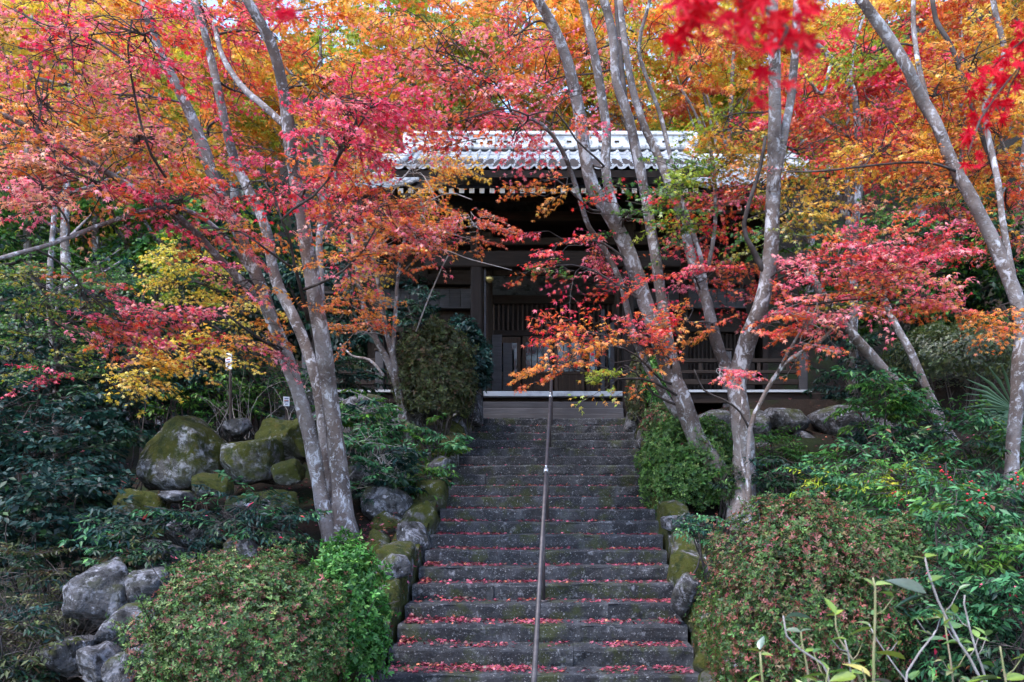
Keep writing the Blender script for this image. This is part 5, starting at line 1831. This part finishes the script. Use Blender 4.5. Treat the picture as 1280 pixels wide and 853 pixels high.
hydrangea("hydrangea stem with whorled dusty leaves behind the bent stem", [(1012, 870, 3.1), (1008, 830, 3.1), (1002, 800, 3.1), (1001, 790, 3.1)],
          [(1001, 790, 3.1, .06, -80, 15, '6c7a5c'), (1001, 790, 3.1, .06, 80, 10, '6c7a5c'), (1001, 792, 3.1, .05, 10, 20, '9aa060'), (1006, 815, 3.1, .07, -80, 10, '8fae3c'), (1008, 818, 3.1, .06, -60, -20, '9ab848')], 7)
hydrangea("slanting hydrangea stem topped with a yellow-green bud", [(1078, 860, 3.0), (1066, 825, 3.0), (1050, 800, 3.0), (1045, 785, 3.0), (1044, 768, 3.0)],
          [(1044, 768, 3.0, .075, 40, 55, '8aa436'), (1044, 769, 3.0, .05, -60, 30, 'a0b440'), (1044, 770, 3.0, .04, 100, 10, '9aac48')], 6)
hydrangea("hydrangea stem with a yellowed leaf at the bottom edge", [(1085, 880, 2.8), (1082, 850, 2.8), (1078, 836, 2.8)],
          [(1088, 846, 2.8, .10, 60, 35, 'd2c06a'), (1070, 845, 2.8, .10, 100, -5, '8a9c3c'), (1090, 850, 2.8, .09, -75, -5, '76726a')], 6)
hydrangea("forked pale hydrangea twig right of the middle stem", [(1130, 880, 2.9), (1134, 840, 2.9), (1150, 815, 2.9), (1166, 795, 2.9), (1170, 788, 2.9)],
          [(1132, 825, 2.9, .12, 80, 18, '8c9a3c'), (1140, 850, 2.9, .08, -40, 20, '6f9450')], 7, 'twig')
hydrangea("arching brown hydrangea stem near the right corner", [(1235, 860, 3.1), (1222, 820, 3.1), (1212, 785, 3.1), (1205, 755, 3.1), (1206, 744, 3.1)],
          [(1217, 805, 3.1, .11, 70, 10, '6f9430'), (1225, 830, 3.1, .08, -60, 0, '5a8238')], 7, 'twig')
hydrangea("hydrangea stem with fresh buds at the bottom right corner", [(1262, 880, 2.9), (1256, 845, 2.9), (1252, 820, 2.9), (1250, 808, 2.9)],
          [(1252, 848, 2.9, .13, 80, -8, '7f9a24'), (1246, 850, 2.9, .11, 100, 15, '66784e'), (1258, 850, 2.9, .09, -80, 10, '8aa03c')], 7)

hydrangea("thin brown hydrangea twig crossing behind the straight stem", [(1150, 880, 3.2), (1120, 835, 3.2), (1096, 800, 3.2), (1086, 780, 3.2)], [(1088, 782, 3.2, .06, 60, 20, '7a8a4a')], 5, 'twig')
hydrangea("short leafless hydrangea twig near the yellowed leaf", [(1068, 880, 2.85), (1064, 845, 2.85), (1060, 815, 2.85), (1056, 800, 2.85)], [(1062, 830, 2.85, .07, -70, 10, '8a9c4a')], 6, 'twig')
hydrangea("low leafy hydrangea stem left of the yellowed leaf", [(1030, 880, 2.8), (1033, 850, 2.8), (1036, 835, 2.8)], [(1034, 845, 2.8, .09, 70, 5, '6f9038'), (1036, 842, 2.8, .09, -70, 8, '5f8636'), (1035, 838, 2.8, .06, 20, 35, '8aa84a')], 6)
hydrangea("leafy hydrangea stem against the nandina at the lower right", [(1192, 880, 3.3), (1190, 840, 3.3), (1184, 800, 3.3), (1180, 770, 3.3)], [(1184, 800, 3.3, .10, 70, 0, '5a7a4a'), (1182, 785, 3.3, .10, -70, 8, '64864a'), (1180, 772, 3.3, .07, 30, 40, '86a04c'), (1188, 830, 3.3, .10, -60, -8, '4f7040')], 6)

# ---------------------------------------------------------------- red maple branches close to the camera: every leaf a part
def maple_leaf_mesh(name, seed):
    rng = np.random.default_rng(seed)
    lob = [(-130, .42), (-84, .72), (-42, .92), (0, 1.0), (42, .92), (84, .72), (130, .42)]
    v = [(0, 0, 0)]
    for k, (a, r) in enumerate(lob):
        ar = math.radians(a)
        dx, dy = math.sin(ar), math.cos(ar)
        w = .085
        v.append((dx * r * .45 - dy * w, dy * r * .45 + dx * w, -.02))
        v.append((dx * r, dy * r, -.12 - .1 * rng.random()))
        v.append((dx * r * .45 + dy * w, dy * r * .45 - dx * w, -.02))
        if k < 6:
            a2 = math.radians((a + lob[k + 1][0]) / 2)
            v.append((math.sin(a2) * .27, math.cos(a2) * .27, .02))
    n = len(v)
    f = [(0, i + 1, i) for i in range(1, n - 1)] + [(0, 1, n - 1)]
    me = MB().add([(x * .5, y * .5, z * .5) for x, y, z in v], f).mesh(name)
    ca = me.color_attributes.new("leafcol", 'FLOAT_COLOR', 'POINT')
    c = [srgb(h) for h in ('dc0322', 'e60a2c', 'cc021c', 'ea1c3c')][seed % 4]
    for d_ in ca.data: d_.color = (*c, 1)
    return me


NEAR = [maple_leaf_mesh("leaf", k) for k in range(8)]


def near_branch(label, base, twigs, size, seed):
    rng = np.random.default_rng(seed + 30)
    b = P(*base)
    root = thing("maple_branch", label, "branch", tuple(b), "red maple branches hanging close to the camera")
    for pts, n in twigs:
        P3 = [P(*p) for p in pts]
        q, r = catmull([b] + P3, [.004] + [.0028] * (len(P3) - 1) + [.0012], .05)
        MB().tube(q, r, 6).build("twig", MT['darkbark'], root, True)
        for k in range(n):
            t = (k + .5) / n
            p = q[min(len(q) - 1, int(len(q) * (.25 + .75 * t)))] + Vector(rng.normal(0, size * .32, 3))
            o = link_mesh("leaf", NEAR[rng.integers(8)], MT['nearleaf'], root)
            s = size * rng.uniform(.8, 1.15)
            face = Matrix.Rotation(rng.uniform(-.6, .6), 4, 'Z') @ Matrix.Rotation(math.radians(-95) + rng.normal(0, .32), 4, 'X') @ Matrix.Rotation(rng.normal(0, .5), 4, 'Z')
            o.matrix_basis = Matrix.Translation(p) @ face @ Matrix.Scale(s, 4)


MT['nearleaf'] = leafmat("red_maple_leaf", .6, .015, .5)
near_branch("bright red out-of-focus maple leaves hanging at the upper middle right", (925, -60, 1.15),
            [([(900, -10, 1.12), (880, 0, 1.1), (870, 18, 1.1)], 22), ([(925, 0, 1.1), (935, 28, 1.08), (945, 58, 1.07)], 26), ([(955, 10, 1.1), (985, 36, 1.08), (970, 66, 1.08)], 17), ([(985, -20, 1.15), (1015, -5, 1.15), (1030, 2, 1.15)], 15), ([(860, -10, 1.15), (855, 30, 1.15), (848, 80, 1.15)], 8)], .066, 1)
near_branch("single blurred red leaf spray at the top edge left of centre", (350, -60, 1.1), [([(348, -20, 1.1), (347, 2, 1.1)], 9)], .045, 2)
near_branch("bright red maple spray hanging down at the right edge", (1310, 20, 2.2),
            [([(1280, 50, 2.2), (1255, 70, 2.2), (1225, 100, 2.2)], 26), ([(1280, 75, 2.2), (1245, 120, 2.15), (1225, 150, 2.15), (1210, 195, 2.1)], 30), ([(1290, 60, 2.2), (1262, 110, 2.2), (1255, 140, 2.2)], 18)], .07, 3)

# ---------------------------------------------------------------- fallen leaves
lr = np.random.default_rng(77)
lp, ln = [], []
for i in range(-2, NSTEP):
    zt, yf = Z0 + RISE * i, D0 + GOING * i
    n = int(1400 * max(.13, 1 - i / 13))
    u = lr.random(n)
    left = lr.random(n) < .62
    x = np.where(left, SX0 + (lr.random(n) ** 1.9) * 1.6, SX1 - (lr.random(n) ** 1.4) * 1.6)
    back = lr.random(n) ** .55
    yy = yf + .03 + back * (GOING - .05)
    pile = np.clip(1 - (x - SX0) / .9, 0, 1) * np.clip(1.2 - i / 9, 0, 1)
    zz = zt + .004 + lr.random(n) * (.012 + .05 * pile * back)
    cl_ = np.array([mnoise.noise(Vector((a_ * 2.3, i * 3.7, b_ * 2.0))) for a_, b_ in zip(x, yy)])
    kp = lr.random(n) < np.clip(.62 + 1.5 * cl_, .06, 1)
    lp.append(np.stack([x, yy, zz], 1)[kp])
lp.append(np.stack([lr.uniform(-2.4, -1.6, 1100), lr.uniform(6.3, 12, 1100), np.zeros(1100)], 1))
k = lp[-1]
k[:, 2] = Z0 + (k[:, 1] - D0) / GOING * RISE + .12 - np.abs(k[:, 0] + 2.2) * .1
xy = np.stack([lr.uniform(-9, 9, 9000), lr.uniform(2.5, 16, 9000)], 1)
ok = ~((xy[:, 0] > -1.8) & (xy[:, 0] < 1.4) & (xy[:, 1] > 6))
xy = xy[ok]
lp.append(np.stack([xy[:, 0], xy[:, 1], ground_z(xy[:, 0], xy[:, 1]) + .012], 1))
lp = np.concatenate(lp)
n = len(lp)
up = unit(np.array([0, 0, 1.0]) + lr.normal(0, .35, (n, 3)))
fw = np.cross(up, lr.normal(0, 1, (n, 3)))
o = leaf_cloud("fallen_leaves", None, T_MAPLE, lp, fw, up, .062 * lr.uniform(.7, 1.2, n), pal_pick('litter', n, lr, .18), MT['litter'])
tag(o, "red fallen maple leaves scattered over the steps and banks", "leaves", kind="stuff")
